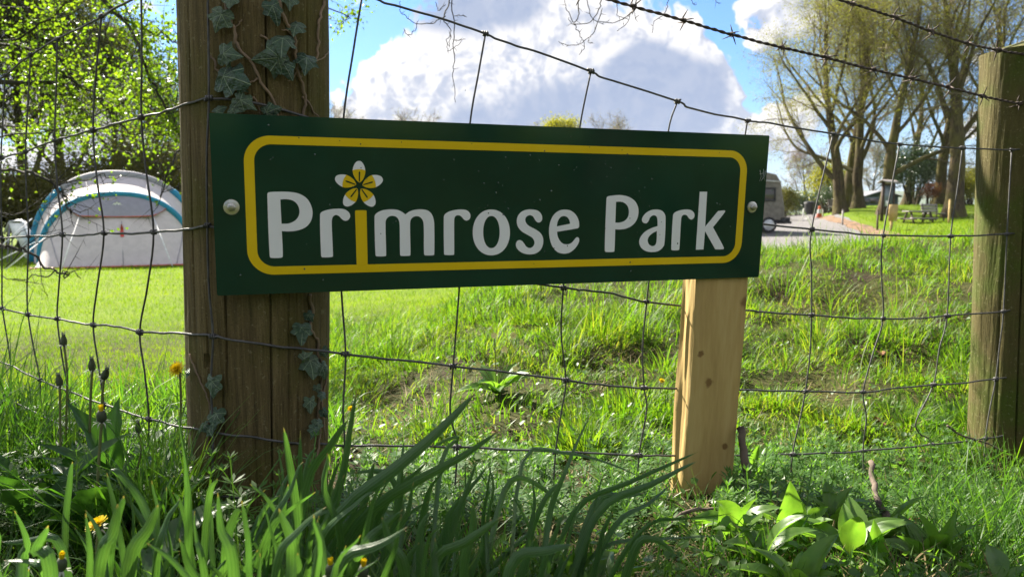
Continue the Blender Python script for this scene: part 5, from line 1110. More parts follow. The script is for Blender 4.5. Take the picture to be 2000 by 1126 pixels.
def bin_():
    c = gpt(1580, 44); root = thing('litter_bin', 'black litter bin on white legs beside the gravel, left of the cone', 'bin', c)
    mb = MB(); a = np.arange(16)*2*PI/16
    V = [(c[0]+r*math.cos(t), c[1]+r*math.sin(t), c[2]+z) for r, z in ((.22, .38), (.27, .55), (.30, 1.0), (.33, 1.02), (.30, 1.12), (.12, 1.17)) for t in a]; mb.add(V, [(q*16+j, q*16+(j+1) % 16, (q+1)*16+(j+1) % 16, (q+1)*16+j) for q in range(5) for j in range(16)]+[tuple(range(15, -1, -1)), tuple(range(80, 96))]); build('drum', mb, M_dark, root, 40)
    for x in (-.42, .2):
        mb = MB(); mb.tube([(c[0]+x, c[1]-.1, c[2]-.05), (c[0]+x*.9, c[1]-.1, c[2]+.75)], .028, 6); build('leg', mb, M_white, root)
    mb = MB(); mb.tube([(c[0]-.42, c[1]-.12, c[2]), (c[0]+.18, c[1]-.3, c[2]+.40)], .022, 6); build('strut', mb, M_white, root)
bin_()
def cone():
    c = gpt(1600, 46, .03); root = thing('traffic_cone', 'orange and white traffic cone standing at the edge of the gravel', 'traffic cone', c); M_o = flat('cone_orange', (.62, .11, .035), .6); a = np.arange(16)*2*PI/16
    def fr(r0, z0, r1, z1):
        mb = MB(); V = [(c[0]+r*math.cos(t), c[1]+r*math.sin(t), c[2]+z) for r, z in ((r0, z0), (r1, z1)) for t in a]; mb.add(V, [(j, (j+1) % 16, 16+(j+1) % 16, 16+j) for j in range(16)]+[tuple(range(16, 32))]); return mb
    mb = MB(); mb.box(c+[0, 0, .02], (.40, .40, .045)); build('base', mb, M_o, root); build('cone_body', fr(.17, .04, .05, .74), M_o, root, 40); build('reflective_band', fr(.135, .27, .095, .52), M_white, root, 40)
cone()
M_brown = flat('dark_brown_timber', (.045, .026, .016), .8, bump=.3, var=.25); M_grey = flat('weathered_grey_timber', (.27, .24, .23), .85, bump=.3, var=.15); M_tan = flat('pale_tan_board', (.40, .28, .11), .8, var=.12)
def notice():
    c = gpt(1732, 34); root = thing('notice_board', 'dark brown roofed notice board on posts in front of an avenue trunk', 'notice board', c); a = math.radians(38); R = np.array([[math.cos(a), -math.sin(a), 0], [math.sin(a), math.cos(a), 0], [0, 0, 1]])
    Q = lambda x, y, z: c+R@np.array([x, y, z])
    for x in (-.50, .50):
        mb = MB(); mb.box(Q(x, 0, .80), (.11, .11, 1.95), R); build('post', mb, M_brown, root)
    mb = MB(); mb.box(Q(0, .02, 1.12), (.9, .06, 1.05), R); build('back_panel', mb, M_brown, root)
    for z in (.60, 1.64): 
        mb = MB(); mb.box(Q(0, -.03, z), (.9, .07, .06), R); build('frame', mb, M_brown, root)
    mb = MB(); mb.box(Q(0, -.025, 1.12), (.80, .02, .93), R); build('pane', mb, flat('glazed_notice', (.16, .19, .23), .15), root)
    mb = MB(); mb.box(Q(-.12, -.041, .80), (.34, .006, .24), R); build('notice_paper', mb, M_white, root)
    mb = MB(); mb.add([Q(-.66, -.24, 1.74), Q(.66, -.24, 1.74), Q(.66, 0, 1.86), Q(-.66, 0, 1.86), Q(.66, .2, 1.74), Q(-.66, .2, 1.74)]+[Q(-.66, -.24, 1.70), Q(.66, -.24, 1.70), Q(.66, 0, 1.82), Q(-.66, 0, 1.82), Q(.66, .2, 1.70), Q(-.66, .2, 1.70)], [(0,1,2,3),(3,2,4,5),(7,6,9,8),(8,9,11,10),(0,6,7,1),(1,7,8,2),(2,8,10,4),(4,10,11,5),(5,11,9,3),(3,9,6,0)]); build('roof', mb, M_grey, root)
notice()
def tan_board():
    c = gpt(1741, 29.5); root = thing('back_of_board', 'plain tan board on a stake right of the notice board', 'sign', c)
    mb = MB(); mb.box(c+[0, 0, .38], (.10, .08, .95)); build('stake', mb, M_tan, root); mb = MB(); mb.box(c+[0, -.06, .72], (.34, .03, .66), taper=1.05); build('board', mb, M_tan, root)
tan_board()
for px, Y, h, m, lab in [(1645, 33, .72, M_grey, 'thin pale marker stake below the leaning avenue tree'), (1713, 30, .85, M_brown, 'thin dark marker stake left of the notice board'), (1853, 31, 1.0, M_tan, 'thin marker stake right of the grey bench'), (1607, 44.5, .5, M_grey, 'short pale stake beside the traffic cone')]:
    c = gpt(px, Y); mb = MB(); mb.box(c+[0, 0, h/2-.1], (.06, .06, h+.1)); mb.box(c+[0, 0, h-.02], (.045, .045, .03)); tag(build('marker_stake', mb, m), lab, 'stake', 'marker stakes by the car park')
def bench(px, Y, ang, s, label):
    c = gpt(px, Y); root = thing('park_bench', label, 'bench', c, 'benches on the bank'); a = math.radians(ang); R = np.array([[math.cos(a), -math.sin(a), 0], [math.sin(a), math.cos(a), 0], [0, 0, 1]])
    Q = lambda x, y, z: c+R@np.array([x, y, z])*s
    for k in range(3): mb = MB(); mb.box(Q(0, -.20+.15*k, .46), (1.5*s, .13*s, .045*s), R); build('seat_slat', mb, M_grey, root)
    for k in range(3): mb = MB(); mb.box(Q(0, .22+.03*k, .60+.16*k), (1.5*s, .04*s, .14*s), R); build('back_slat', mb, M_grey, root)
    for x in (-.62, .62):
        mb = MB(); mb.tube([Q(x, -.24, -.05), Q(x, -.22, .43)], .04*s, 6); build('leg', mb, M_brown, root); mb = MB(); mb.tube([Q(x, .22, -.05), Q(x, .20, .45), Q(x, .30, 1.02)], .04*s, 6); build('leg', mb, M_brown, root)
        mb = MB(); mb.box(Q(x, 0, .41), (.06*s, .5*s, .05*s), R); build('rail', mb, M_brown, root)
bench(1822, 34, 28, .80, 'grey slatted bench on the grass bank right of the notice board'); bench(1633, 43, 35, .75, 'small pale bench at the foot of the leaning tree, far side of the gravel')
def table():
    c = gpt(1793, 32.5); root = thing('picnic_table', 'low weathered picnic table in front of the grey bench', 'table', c)
    for k in range(4): mb = MB(); mb.box(c+[0, -.22+.15*k, .52], (1.15, .13, .05)); build('top_plank', mb, M_grey, root)
    for y in (-.55, .55): mb = MB(); mb.box(c+[-.05, y, .22], (1.1, .22, .05)); build('seat_plank', mb, M_grey, root)
    for x in (-.42, .42):
        for s in (-1, 1): mb = MB(); mb.tube([c+[x, s*.5, -.1], c+[x, s*.15, .5]], .04, 6); build('leg', mb, M_brown, root)
        mb = MB(); mb.box(c+[x, 0, .18], (.06, 1.2, .06)); build('cross_rail', mb, M_brown, root)
table()
def shed():
    c = gpt(1704, 62); root = thing('green_shed', 'low dark green shed with a pale roof beyond the bank', 'shed', c); Mg = flat('dark_green_boards', (.018, .04, .035), .7); z = .35
    w, d, h = 2.7, 3.0, 1.65
    for x, y, sx, sy in ((0, d/2, w, .08), (-w/2+.04, 0, .08, d-.08), (w/2-.04, 0, .08, d-.08)): mb = MB(); mb.box((c[0]+x, c[1]+y, z+h/2), (sx, sy, h)); build('wall', mb, Mg, root)
    for k in range(2): mb = MB(); mb.box((c[0]-w/2+.55+1.6*k, c[1]-d/2, z+h/2), (.9, .06, h-.1)); build('door', mb, Mg, root)
    mb = MB(); e = .25; x0, x1, xm = c[0]-w/2-e, c[0]+w/2+e, c[0]; y0, y1 = c[1]-d/2-e, c[1]+d/2+e
    for dz in (0, -.07): mb.add([(x0, y0, z+h+dz), (xm, y0, z+h+.5+dz), (x1, y0, z+h+dz), (x0, y1, z+h+dz), (xm, y1, z+h+.5+dz), (x1, y1, z+h+dz)], [(0,1,4,3),(1,2,5,4)])
    build('roof', mb, flat('pale_roof_sheet', (.20, .20, .21), .6), root)
    mb = MB(); mb.add([(x0+.2, y0+.22, z+h-.05), (x1-.2, y0+.22, z+h-.05), (xm, y0+.22, z+h+.42)], [(0,1,2)]); build('gable', mb, Mg, root)
shed()
def car(px, Y, col, label):
    c = gpt(px, Y); root = thing('parked_car', label, 'car', c); z = .35; m = flat('car_paint_'+label[:5].replace(' ', ''), col, .3, var=.02)
    pr = [(-1.9, .35), (-1.95, .75), (-1.2, .90), (-.7, 1.38), (.7, 1.42), (1.35, .95), (1.9, .85), (1.95, .4)]
    mb = MB(); k = len(pr); V = [(c[0]+x, Y-.8+.12*(q > 1), z+q) for x, q in pr]+[(c[0]+x, Y+.8-.12*(q > 1), z+q) for x, q in pr]; mb.add(V, [(j, k+j, k+(j+1) % k, (j+1) % k) for j in range(k)]+[tuple(range(k)), tuple(range(2*k-1, k-1, -1))]); o = build('body', mb, m, root, 30); bv = o.modifiers.new('edge', 'BEVEL'); bv.width = .06; bv.segments = 2
    for xs in ([(-.98, .98), (-.62, 1.32), (-.05, 1.34), (-.05, .98)], [(.03, .98), (.03, 1.34), (.62, 1.36), (1.05, .98)]): mb = MB(); mb.add([(c[0]+x, Y-.8-.02+.10*(q > 1.1), z+q) for x, q in xs], [(0,1,2,3)]); o = build('window', mb, M_glassd, root); sd = o.modifiers.new('thick', 'SOLIDIFY'); sd.thickness = .02
    for x in (-1.2, 1.2):
        mb = MB(); a = np.arange(16)*2*PI/16; V = [(c[0]+x+r*math.cos(t_), Y-y, z+.28+r*math.sin(t_)) for r, y in ((.19, .83), (.31, .83), (.31, .62)) for t_ in a]; mb.add(V, [(q*16+j, q*16+(j+1) % 16, (q+1)*16+(j+1) % 16, (q+1)*16+j) for q in range(2) for j in range(16)]); w = build('wheel', mb, M_rubber, root, 40)
        mb = MB(); mb.add([(c[0]+x+.19*math.cos(t_), Y-.825, z+.28+.19*math.sin(t_)) for t_ in a], [tuple(range(16))]); build('rim', mb, M_steel, w)
car(1688, 55, (.03, .06, .065), 'dark car parked before the green shed beyond the bank')
# ---------------------------------------------------------------- plants close to the camera
def strapmat():
    m = leafmat('daffodil_leaf', [(.030,.080,.028),(.062,.132,.046),(.105,.185,.060)], .38, (1.9, 2.2, .7), .38, .45, 5); t = NT(m.node_tree); nd = m.node_tree.nodes
    at = t.n('ShaderNodeAttribute'); at.attribute_name = 'leaf_uv'; sp = t.n('ShaderNodeSeparateXYZ'); t.put(sp.inputs[0], at.outputs['Vector'])
    ramp = [x for x in nd if x.type == 'VALTORGB'][0].outputs[0]; uses = [l.to_socket for l in m.node_tree.links if l.from_socket == ramp]
    rib = t.m('MULTIPLY', t.m('SINE', t.m('MULTIPLY', sp.outputs[1], 15.0)), .5); rib = t.m('ADD', rib, .5)
    n = t.noise(at.outputs['Vector'], 6, 5, .6); sx = t.n('ShaderNodeCombineXYZ'); t.put(sx.inputs[0], t.m('MULTIPLY', sp.outputs[0], 3.0)); t.put(sx.inputs[1], t.m('MULTIPLY', sp.outputs[1], 9.0)); t.put(sx.inputs[2], sp.outputs[2])
    st = t.noise(sx.outputs[0], 2.2, 5, .65)
    c = t.mix(t.m('MULTIPLY', rib, .42), ramp, (.03, .075, .02, 1)); c = t.mix(t.m('MULTIPLY', t.ss(st, .5, .75), .45), c, (.16, .21, .075, 1))
    tip = t.ss(t.m('ADD', sp.outputs[0], t.m('MULTIPLY', t.m('SUBTRACT', n, .5), .10)), .955, .99); c = t.mix(t.m('MULTIPLY', tip, .85), c, (.30, .21, .09, 1))
    c = t.mix(t.ss(sp.outputs[0], .0, .22, .55, 0), c, (.19, .22, .09, 1)); dead = t.ss(t.m('FRACT', sp.outputs[2]), .988, .99); c = t.mix(dead, c, (.27, .22, .12, 1))
    for s_ in uses: t.put(s_, c)
    bp = t.n('ShaderNodeBump'); bp.inputs['Strength'].default_value = .4; bp.inputs['Distance'].default_value = .001; t.put(bp.inputs['Height'], rib); t.put(nd['Principled BSDF'].inputs['Normal'], bp.outputs[0]); return m
M_daff = strapmat(); M_daff_plain = leafmat('daffodil_leaf', [(.055,.125,.038),(.080,.165,.050),(.12,.20,.065)], .42, (1.9, 2.2, .7), .38, .45, 5)
def strap(mb, pts, w, n=14, keel=.25):
    """long strap leaf along world points, folded along its middle"""
    c = curve(pts, max(3, n//(len(pts)-1))); k = len(c); T = np.gradient(c, axis=0); T /= np.linalg.norm(T, axis=1)[:, None]; t = np.linspace(0, 1, k)
    view = c-np.array([0, 0, EYE]); tw = rng.uniform(-1.0, 1.0)+rng.uniform(-1.2, 1.2)*t; c = c+np.stack([vnoise(t*3.1, t*0+rng.uniform(0, 99), 61)-.5, t*0, vnoise(t*2.7, t*0+rng.uniform(0, 99), 62)-.5], 1)*(.014*t)[:, None]
    sd = np.cross(T, view); sd /= np.linalg.norm(sd, axis=1)[:, None]; up = np.cross(sd, T); sd = sd*np.cos(tw)[:, None]+up*np.sin(tw)[:, None]; up = np.cross(sd, T)
    ww = w*.5*np.minimum(1, (1-t)**.42*1.25)*np.minimum(1, .65+t*1.6); ww[-1] = .0003
    V = np.stack([c-sd*ww[:, None]+up*(ww*keel)[:, None], c-sd*(ww*.5)[:, None]-up*(ww*.12)[:, None], c-up*(ww*.30)[:, None], c+sd*(ww*.5)[:, None]-up*(ww*.12)[:, None], c+sd*ww[:, None]+up*(ww*keel)[:, None]], 1).reshape(-1, 3)
    mb.add(V, [(i*5+j, i*5+j+1, (i+1)*5+j+1, (i+1)*5+j) for i in range(k-1) for j in range(4)]); mb.uv = np.stack([np.repeat(t, 5), np.tile(np.linspace(-1, 1, 5), k), np.full(k*5, rng.uniform(0, 40))], 1)
def put_leaf(mb, root):
    o = build('leaf', mb, M_daff, root, 180); a = o.data.attributes.new('leaf_uv', 'FLOAT_VECTOR', 'POINT'); a.data.foreach_set('vector', mb.uv.ravel().astype(np.float32))
def daff(label, base, hand, extra, Yb, spread):
    b = gpt(base, Yb); root = thing('daffodil_clump', label, 'plant', b, 'clumps of strap leaves before the sign')
    for (bx, pts, w, Y) in hand:
        g = gpt(bx, Yb+rng.uniform(-.04, .04), -.01); mb = MB(); strap(mb, [g]+[P(px, py, Y+dy) for (px, py, dy) in pts], w*.74); put_leaf(mb, root)
    for _ in range(extra):
        bx = base+rng.normal(0, spread); g = gpt(bx, Yb+rng.normal(0, .05), -.01); L = rng.uniform(.09, .19); az = rng.normal(.25, .8)+(.35 if base > 600 else 0); ln = abs(rng.normal(.28, .22)); d = np.array([math.sin(az)*math.sin(ln), rng.normal(.06, .15), math.cos(ln)]); b2 = abs(rng.normal(.0, .28)); s = math.copysign(1, az)
        p1 = g+d*L*.5; p2 = g+d*L*.8+np.array([s*b2*L*.12, 0, -b2*L*.06]); p3 = g+d*L+np.array([s*b2*L*.34, 0, -b2*L*.25]); mb = MB(); strap(mb, [g, p1, p2, p3], rng.uniform(.005, .0098)); put_leaf(mb, root)
daff('clump of strap leaves at the bottom left, one tall upright blade before the post edge', 330, [
 (372, [(368,1000,0),(360,900,0),(353,803,0)], .020, .74), (300, [(305,1090,0),(325,1020,0),(338,975,0)], .016, .68), (205, [(212,1080,0),(228,1020,0),(234,972,0)], .015, .66), (395, [(402,1060,0),(418,960,0),(425,930,0)], .012, .78),
 (440, [(445,1080,0),(455,1000,0),(468,990,0)], .014, .72), (330, [(290,1010,0),(240,930,0),(215,915,0)], .014, .84), (150, [(120,1070,0),(60,1050,0),(0,1062,0)], .012, .76), (250, [(262,1090,0),(255,1010,0),(250,950,0)], .011, .80), (120, [(90,1110,0),(60,1098,0),(10,1100,0)], .013, .66)], 24, .78, 130)
daff('clump of strap leaves leaning right just before the foot of the thick post', 560, [
 (585, [(575,1000,0),(560,900,0),(546,835,0)], .016, .76), (560, [(600,960,0),(640,870,0),(668,815,0)], .017, .78), (520, [(530,1040,0),(560,960,0),(600,900,0)], .016, .74), (610, [(640,1010,0),(665,930,0),(700,760,0)], .014, .80), (640, [(660,1060,0),(640,960,0),(632,880,0)], .015, .72),
 (480, [(520,1060,0),(560,1000,0),(610,960,0)], .014, .70), (590, [(625,1050,0),(690,985,0),(735,960,0)], .015, .70), (540, [(560,1080,0),(590,1000,0),(596,850,0)], .013, .79)], 20, .76, 85)
daff('clump of strap leaves with two broad dark blades slanting up to the right', 720, [
 (560, [(660,1010,0),(770,920,0),(860,845,.02),(928,768,.04)], .019, .74), (600, [(700,1030,0),(800,950,0),(900,885,.02),(977,846,.03)], .018, .76), (690, [(720,1060,0),(760,980,0),(830,900,0)], .014, .80), (760, [(790,1010,0),(760,930,0),(700,920,0)], .011, .86),
 (800, [(820,1060,0),(845,960,0),(860,905,0)], .013, .80), (740, [(765,1080,0),(800,1000,0),(820,940,0)], .014, .72), (880, [(890,1060,0),(905,980,0),(912,890,0)], .012, .82), (830, [(860,900,0),(900,860,0),(835,870,0)], .009, .95), (660, [(700,1090,0),(740,1030,0),(800,1000,0)], .016, .66)], 20, .76, 100)
daff('clump of strap leaves reaching right towards the new wooden post', 1010, [
 (1050, [(1070,1020,0),(1100,920,0),(1147,808,.03)], .0125, .84), (1060, [(1120,1000,0),(1230,940,0),(1362,882,.05)], .012, .86), (1085, [(1160,1010,0),(1270,940,0),(1368,893,.05)], .012, .82), (1110, [(1200,1030,0),(1270,985,0),(1322,952,.03)], .012, .82), (1080, [(1170,1070,0),(1290,1050,0),(1412,1048,.03)], .010, .82),
 (1080, [(1160,985,0),(1215,965,0),(1260,960,.03)], .015, .88), (1150, [(1250,1040,0),(1330,1010,0),(1420,1004,.03)], .010, .86), (960, [(955,1050,0),(960,960,0),(965,905,0)], .012, .84), (1020, [(1030,1060,0),(1060,985,0),(1100,930,0)], .012, .86), (930, [(985,960,0),(1040,940,0),(1110,1000,0)], .011, .92),
 (990, [(1020,900,0),(1100,880,0),(1200,900,.02),(1260,935,.03)], .008, .98), (1180, [(1240,1080,0),(1270,1060,0),(1330,1090,0)], .014, .76)], 18, .80, 120)

daff('nearest clump of strap leaves, cut by the bottom edge left of the two yellow buds', 500, [(470, [(455,1100,0),(440,1040,0),(430,975,0)], .018, .62), (520, [(540,1100,0),(580,1040,0),(640,1000,0)], .017, .60), (560, [(570,1110,0),(566,1050,0),(545,990,0)], .016, .62), (430, [(400,1100,0),(385,1050,0),(392,1000,0)], .017, .60), (610, [(660,1110,0),(720,1060,0),(800,1035,0)], .016, .60)], 12, .60, 90)
daff('clump of strap leaves in the bottom left corner beside the yellow bud', 150, [(170, [(190,1100,0),(215,1040,0),(222,985,0)], .017, .62), (110, [(100,1110,0),(80,1070,0),(95,1020,0)], .016, .62), (240, [(250,1100,0),(280,1030,0),(300,990,0)], .016, .62), (40, [(40,1110,0),(55,1060,0),(30,1000,0)], .015, .66)], 12, .62, 110)
daff('clump of strap leaves at the bottom edge left of the yellowing broad leaves', 860, [(840, [(850,1110,0),(900,1060,0),(985,1010,0)], .015, .64), (900, [(905,1100,0),(930,1040,0),(935,985,0)], .014, .66), (800, [(790,1110,0),(770,1060,0),(745,1010,0)], .014, .64), (960, [(1000,1110,0),(1060,1070,0),(1130,1060,0)], .014, .66)], 12, .64, 90)

# broad leaved plants
M_broad = leafmat('broad_leaf', [(.065,.140,.028),(.095,.180,.034),(.13,.21,.04)], .5, (1.9, 2.1, .65), .35, .45, 6)
M_dock = leafmat('dark_broad_leaf', [(.030,.085,.020),(.055,.125,.026)], .45, (1.9, 2.1, .65), .35, .45, 6)
def broad_mesh(v, wid=.5, tooth=0.0):
    r_ = np.random.default_rng(v); n, m = 10, 7; V = []; cv = r_.uniform(.1, .5)
    for i in range(n+1):
        t = i/n; w = wid*.5*math.sin(PI*min(1, t**.85*.96+.04))**.75*(1-.25*t); y = t-.0; z = -cv*t*t*.6+.12*math.sin(t*2.4)
        for j in range(m):
            u = j/(m-1)*2-1; e = 1+tooth*math.sin(i*2.6)*(abs(u) > .9)+r_.uniform(-.04, .04)*(abs(u) > .9); V.append((u*w*e, y, z+abs(u)*w*.45-.05*math.cos(u*4+t*9)*w+.02*math.sin(t*17+u*5)*w))
    mb = MB(); mb.add(V, [(i*m+j, i*m+j+1, (i+1)*m+j+1, (i+1)*m+j) for i in range(n) for j in range(m-1)]); return smooth(mb.mesh('leaf'))
BM = [broad_mesh(k, .46) for k in range(4)]; DM = [broad_mesh(10+k, .30, .22) for k in range(3)]
for me in BM: me.materials.append(M_broad)
for me in DM: me.materials.append(M_dock)
def leaf_at(mesh, parent, p, d, nrm, L, wsc=1.0):
    d = np.array(d)/np.linalg.norm(d); nrm = np.array(nrm, float); nrm = nrm-d*(nrm@d); nrm /= np.linalg.norm(nrm); x = np.cross(d, nrm)
    M = Matrix(((x[0]*L*wsc, d[0]*L, nrm[0]*L, p[0]), (x[1]*L*wsc, d[1]*L, nrm[1]*L, p[1]), (x[2]*L*wsc, d[2]*L, nrm[2]*L, p[2]), (0, 0, 0, 1))); return link('leaf', mesh, parent, None, M)
def rosette(name, label, px, Y, n, L, meshes, up=.6, group=None, stem=True, hand=()):
    b = gpt(px, Y); root = thing(name, label, 'plant', b, group)
    for k in range(n):
        az = k*2.4+rng.uniform(-.4, .4); el = up+rng.normal(0, .28); d = np.array([math.cos(az)*math.cos(el), math.sin(az)*math.cos(el), math.sin(el)]); p = b+np.array([math.cos(az), math.sin(az), 0])*.006+[0, 0, rng.uniform(.0, .03)]
        nn = np.array([-math.cos(az)*math.sin(el), -math.sin(az)*math.sin(el), math.cos(el)]); leaf_at(random.choice(meshes), root, p, d, nn+rng.normal(0, .2, 3), L*rng.uniform(.65, 1.15), rng.uniform(.85, 1.15))
    for (p0, p1, wsc, tilt) in hand:
        a, c = P(p0[0], p0[1], Y), P(p1[0], p1[1], Y-.02); leaf_at(random.choice(meshes), root, a, c-a, np.array([tilt, -.8, .45]), np.linalg.norm(c-a), wsc)
    return root
rosette('broad_leaved_plant', 'tall broad leaved plant with an upright oval leaf, right of the new wooden post', 1545, 1.06, 6, .075, BM, .75, 'broad leaved plants in the verge', hand=[((1528,1030),(1545,940),1.15,.1),((1550,1060),(1567,985),1.2,-.2),((1500,1110),(1478,1040),1.0,.3),((1580,1010),(1615,990),1.2,-.3)])
rosette('broad_leaved_plant', 'low broad leaved plant nearest the foot of the new wooden post', 1440, 1.05, 9, .075, BM, .45, 'broad leaved plants in the verge', hand=[((1400,1060),(1405,985),.9,.2),((1450,1100),(1420,1050),1.0,.4)])
rosette('broad_leaved_plant', 'bushy broad leaved plant in the bottom right verge with one tall pointed leaf', 1660, .98, 10, .085, BM, .6, 'broad leaved plants in the verge', hand=[((1700,1110),(1712,1022),1.0,-.1)])
rosette('broad_leaved_plant', 'pale pointed leaved plant right of the bushy one in the bottom right verge', 1812, 1.02, 8, .085, BM, .8, 'broad leaved plants in the verge', hand=[((1815,1080),(1795,1000),.75,.2),((1825,1080),(1868,1000),.55,-.3),((1830,1095),(1890,1050),.6,-.4),((1805,1095),(1760,1045),.7,.4)])
rosette('broad_leaved_plant', 'broad leaved plant before the foot of the green-tinged post', 1908, 1.35, 7, .075, BM, .7, 'broad leaved plants in the verge')
rosette('broad_leaved_plant', 'broad leaved plant cut by the bottom edge right of the strap leaves', 1560, .86, 10, .075, BM, .5, 'broad leaved plants in the verge')
rosette('broad_leaved_plant', 'broad leaved plant in the bottom right corner', 1945, .92, 9, .075, BM, .4, 'broad leaved plants in the verge')
rosette('broad_leaved_plant', 'yellowing broad leaves at the bottom edge amid the strap leaves', 1160, .84, 6, .085, BM, .45, 'broad leaved plants in the verge', hand=[((1100,1110),(1160,1080),1.2,.3)])
rosette('broad_leaved_plant', 'small leaf pair beside the right edge of the new wooden post', 1473, 1.38, 4, .055, BM, .9, 'broad leaved plants in the verge', hand=[((1470,905),(1483,868),.8,-.3)])
rosette('broad_leaved_plant', 'small broad leaves in front of the sawn post foot', 1352, 1.12, 6, .060, BM, .5, 'broad leaved plants in the verge')
rosette('broad_leaved_plant', 'leafy plant between the upright oval leaf and the bottom edge', 1490, .96, 9, .080, BM, .65, 'broad leaved plants in the verge')
rosette('broad_leaved_plant', 'broad leaved plant just in front of the lying dead stick', 1735, 1.10, 8, .075, BM, .7, 'broad leaved plants in the verge')
rosette('broad_leaved_plant', 'small broad leaved plant behind the bushy one in the bottom right verge', 1625, 1.13, 7, .065, BM, .7, 'broad leaved plants in the verge')
# dandelions
M_petal = leafmat('dandelion_petal', [(.70,.53,.010),(.78,.64,.02)], .3, (1.2, 1.1, .6), .6, .2); M_stemg = flat('dandelion_stem', (.16, .18, .06), .6, var=.15); M_bract = flat('dandelion_bract', (.05, .065, .03), .7, var=.3); M_pale = flat('pale_bract', (.35, .36, .28), .8)
def dandelion(px, py, Y, label, kind, basepx=None, rz=(0, -.3, 1), s=1.0, leaves=0):
    g = gpt(basepx or px, Y, -.01); h = P(px, py, Y); root = thing('dandelion', label, 'flower', g, 'dandelions in the verge'); st = curve([g, (g*.6+h*.4)+[rng.uniform(-.012, .012), 0, .0], (g*.2+h*.8)+[rng.uniform(-.006, .006), 0, 0], h], 5); mb = MB(); mb.tube(st, .0022*s, 6); build('stem', mb, M_stemg, root, 180)
    u = np.array(rz, float); u /= np.linalg.norm(u); x = np.cross(u, [.3, .9, .2]); x /= np.linalg.norm(x); y = np.cross(u, x); fr = lambda r, a, z: h+s*(r*math.cos(a)*x+r*math.sin(a)*y+z*u)
    prof = {'open': [(.002, -.002), (.006, .002), (.0065, .008)], 'closed': [(.002, -.002), (.0062, .002), (.0062, .010), (.0042, .015)], 'seed': [(.002, -.003), (.0052, .001), (.0058, .007), (.0046, .013), (.0030, .0165), (.0034, .019)]}[kind]
    mb = MB(); V = [fr(r, a, z) for r, z in prof for a in np.arange(10)*2*PI/10]; mb.add(V, [(q*10+j, q*10+(j+1) % 10, (q+1)*10+(j+1) % 10, (q+1)*10+j) for q in range(len(prof)-1) for j in range(10)]+[tuple(range(len(V)-10, len(V)))]); build('bract', mb, M_bract, root, 180)
    mb = MB()
    if kind == 'seed':
        for q in range(16):
            a = q*2.4; b0 = fr(.0022, a, .018); b1 = fr(.0040, a, .0225+.002*rng.uniform()); sd = np.cross(b1-b0, u); sd /= np.linalg.norm(sd)+1e-9; mb.add([b0-sd*.0005, b0+sd*.0005, b1+sd*.0003, b1-sd*.0003], [(0,1,2,3)])
        build('pappus', mb, M_pale, root)
    if kind != 'seed':
        for q in range(70 if kind == 'open' else 22):
            a = q*2.4; f = (q+1)/70 if kind == 'open' else .35; r1 = .004+.013*f if kind == 'open' else .0028; z1 = .016-.006*f if kind == 'open' else .020+.004*rng.uniform(); w = .0011
            b0 = fr(.003*f+.001, a, .008); b1 = fr(r1, a, z1); sd = np.cross(b1-b0, u); sd /= np.linalg.norm(sd)+1e-9; mb.add([b0-sd*w, b0+sd*w, b1+sd*w*1.1, b1-sd*w*1.1], [(0,1,2,3)])
        build('petals', mb, M_petal, root)
    mb = MB()
    for q in range(9):
        a = q*.7+rng.uniform(-.2, .2); b0, b1, b2 = fr(.005, a, .000), fr(.011, a, -.001), fr(.014, a, -.006); sd = np.cross(b1-b0, u); sd /= np.linalg.norm(sd); mb.add([b0-sd*.0011, b0+sd*.0011, b1+sd*.0009, b1-sd*.0009, b2], [(0,1,2,3),(3,2,4)])
    build('sepals', mb, M_pale, root)
    for q in range(leaves):
        az = q*2.2+rng.uniform(0, 1); el = rng.uniform(.35, .9); d = np.array([math.cos(az)*math.cos(el), math.sin(az)*math.cos(el), math.sin(el)]); leaf_at(random.choice(DM), root, g+[0, 0, .01], d, (-d[0]*.5, -d[1]*.5, 1), rng.uniform(.14, .22), rng.uniform(.9, 1.3))
dandelion(199, 822, 1.02, 'dandelion on a pale stem under the netting with a half closed yellow head', 'closed', 200, (.05, -.1, 1), 1.05, 3)
dandelion(351, 724, 1.25, 'open orange-yellow dandelion low beside the left edge of the thick post', 'open', 345, (-.2, -.7, .5), .95, 2)
dandelion(195, 1031, .80, 'flattened yellow dandelion near the bottom left', 'open', 205, (-.3, -.3, .9), .80, 1)
dandelion(120, 1112, .66, 'yellow dandelion bud cut by the bottom edge at the left', 'closed', 120, (.1, 0, 1), .75)
dandelion(646, 1125, .62, 'left of two yellow buds at the bottom edge among strap leaves', 'closed', 640, (.0, 0, 1), .75)
dandelion(708, 1128, .62, 'right of two yellow buds at the bottom edge among strap leaves', 'closed', 712, (.1, 0, 1), .75)
dandelion(125, 673, 1.28, 'dark dandelion seed bud highest beside the left netting', 'seed', 132, (0, 0, 1), .95, 2)
dandelion(180, 722, 1.18, 'dark dandelion seed bud with pale bracts, below the highest one', 'seed', 176, (0, 0, 1), 1.0, 3)
dandelion(203, 738, 1.16, 'dark drooping dandelion bud beside the one with pale bracts', 'seed', 200, (.4, -.2, .8), 1.0)
dandelion(117, 752, 1.12, 'dark dandelion bud at the lowest netting wire, left of its knot', 'seed', 122, (-.1, 0, 1), .9, 2)
dandelion(270, 843, 1.10, 'dandelion bud with drooping pale bracts left of the thick post', 'seed', 262, (0, 0, 1), .8, 3)
dandelion(1862, 745, 2.6, 'tiny yellow dandelion on the mound at the right', 'open', 1862, (0, -.4, 1), 1.0) if False else None
dandelion(1292, 745, 2.05, 'small yellow dandelion on the mound left of the new wooden post', 'open', 1292, (0, -.6, .8), .55)
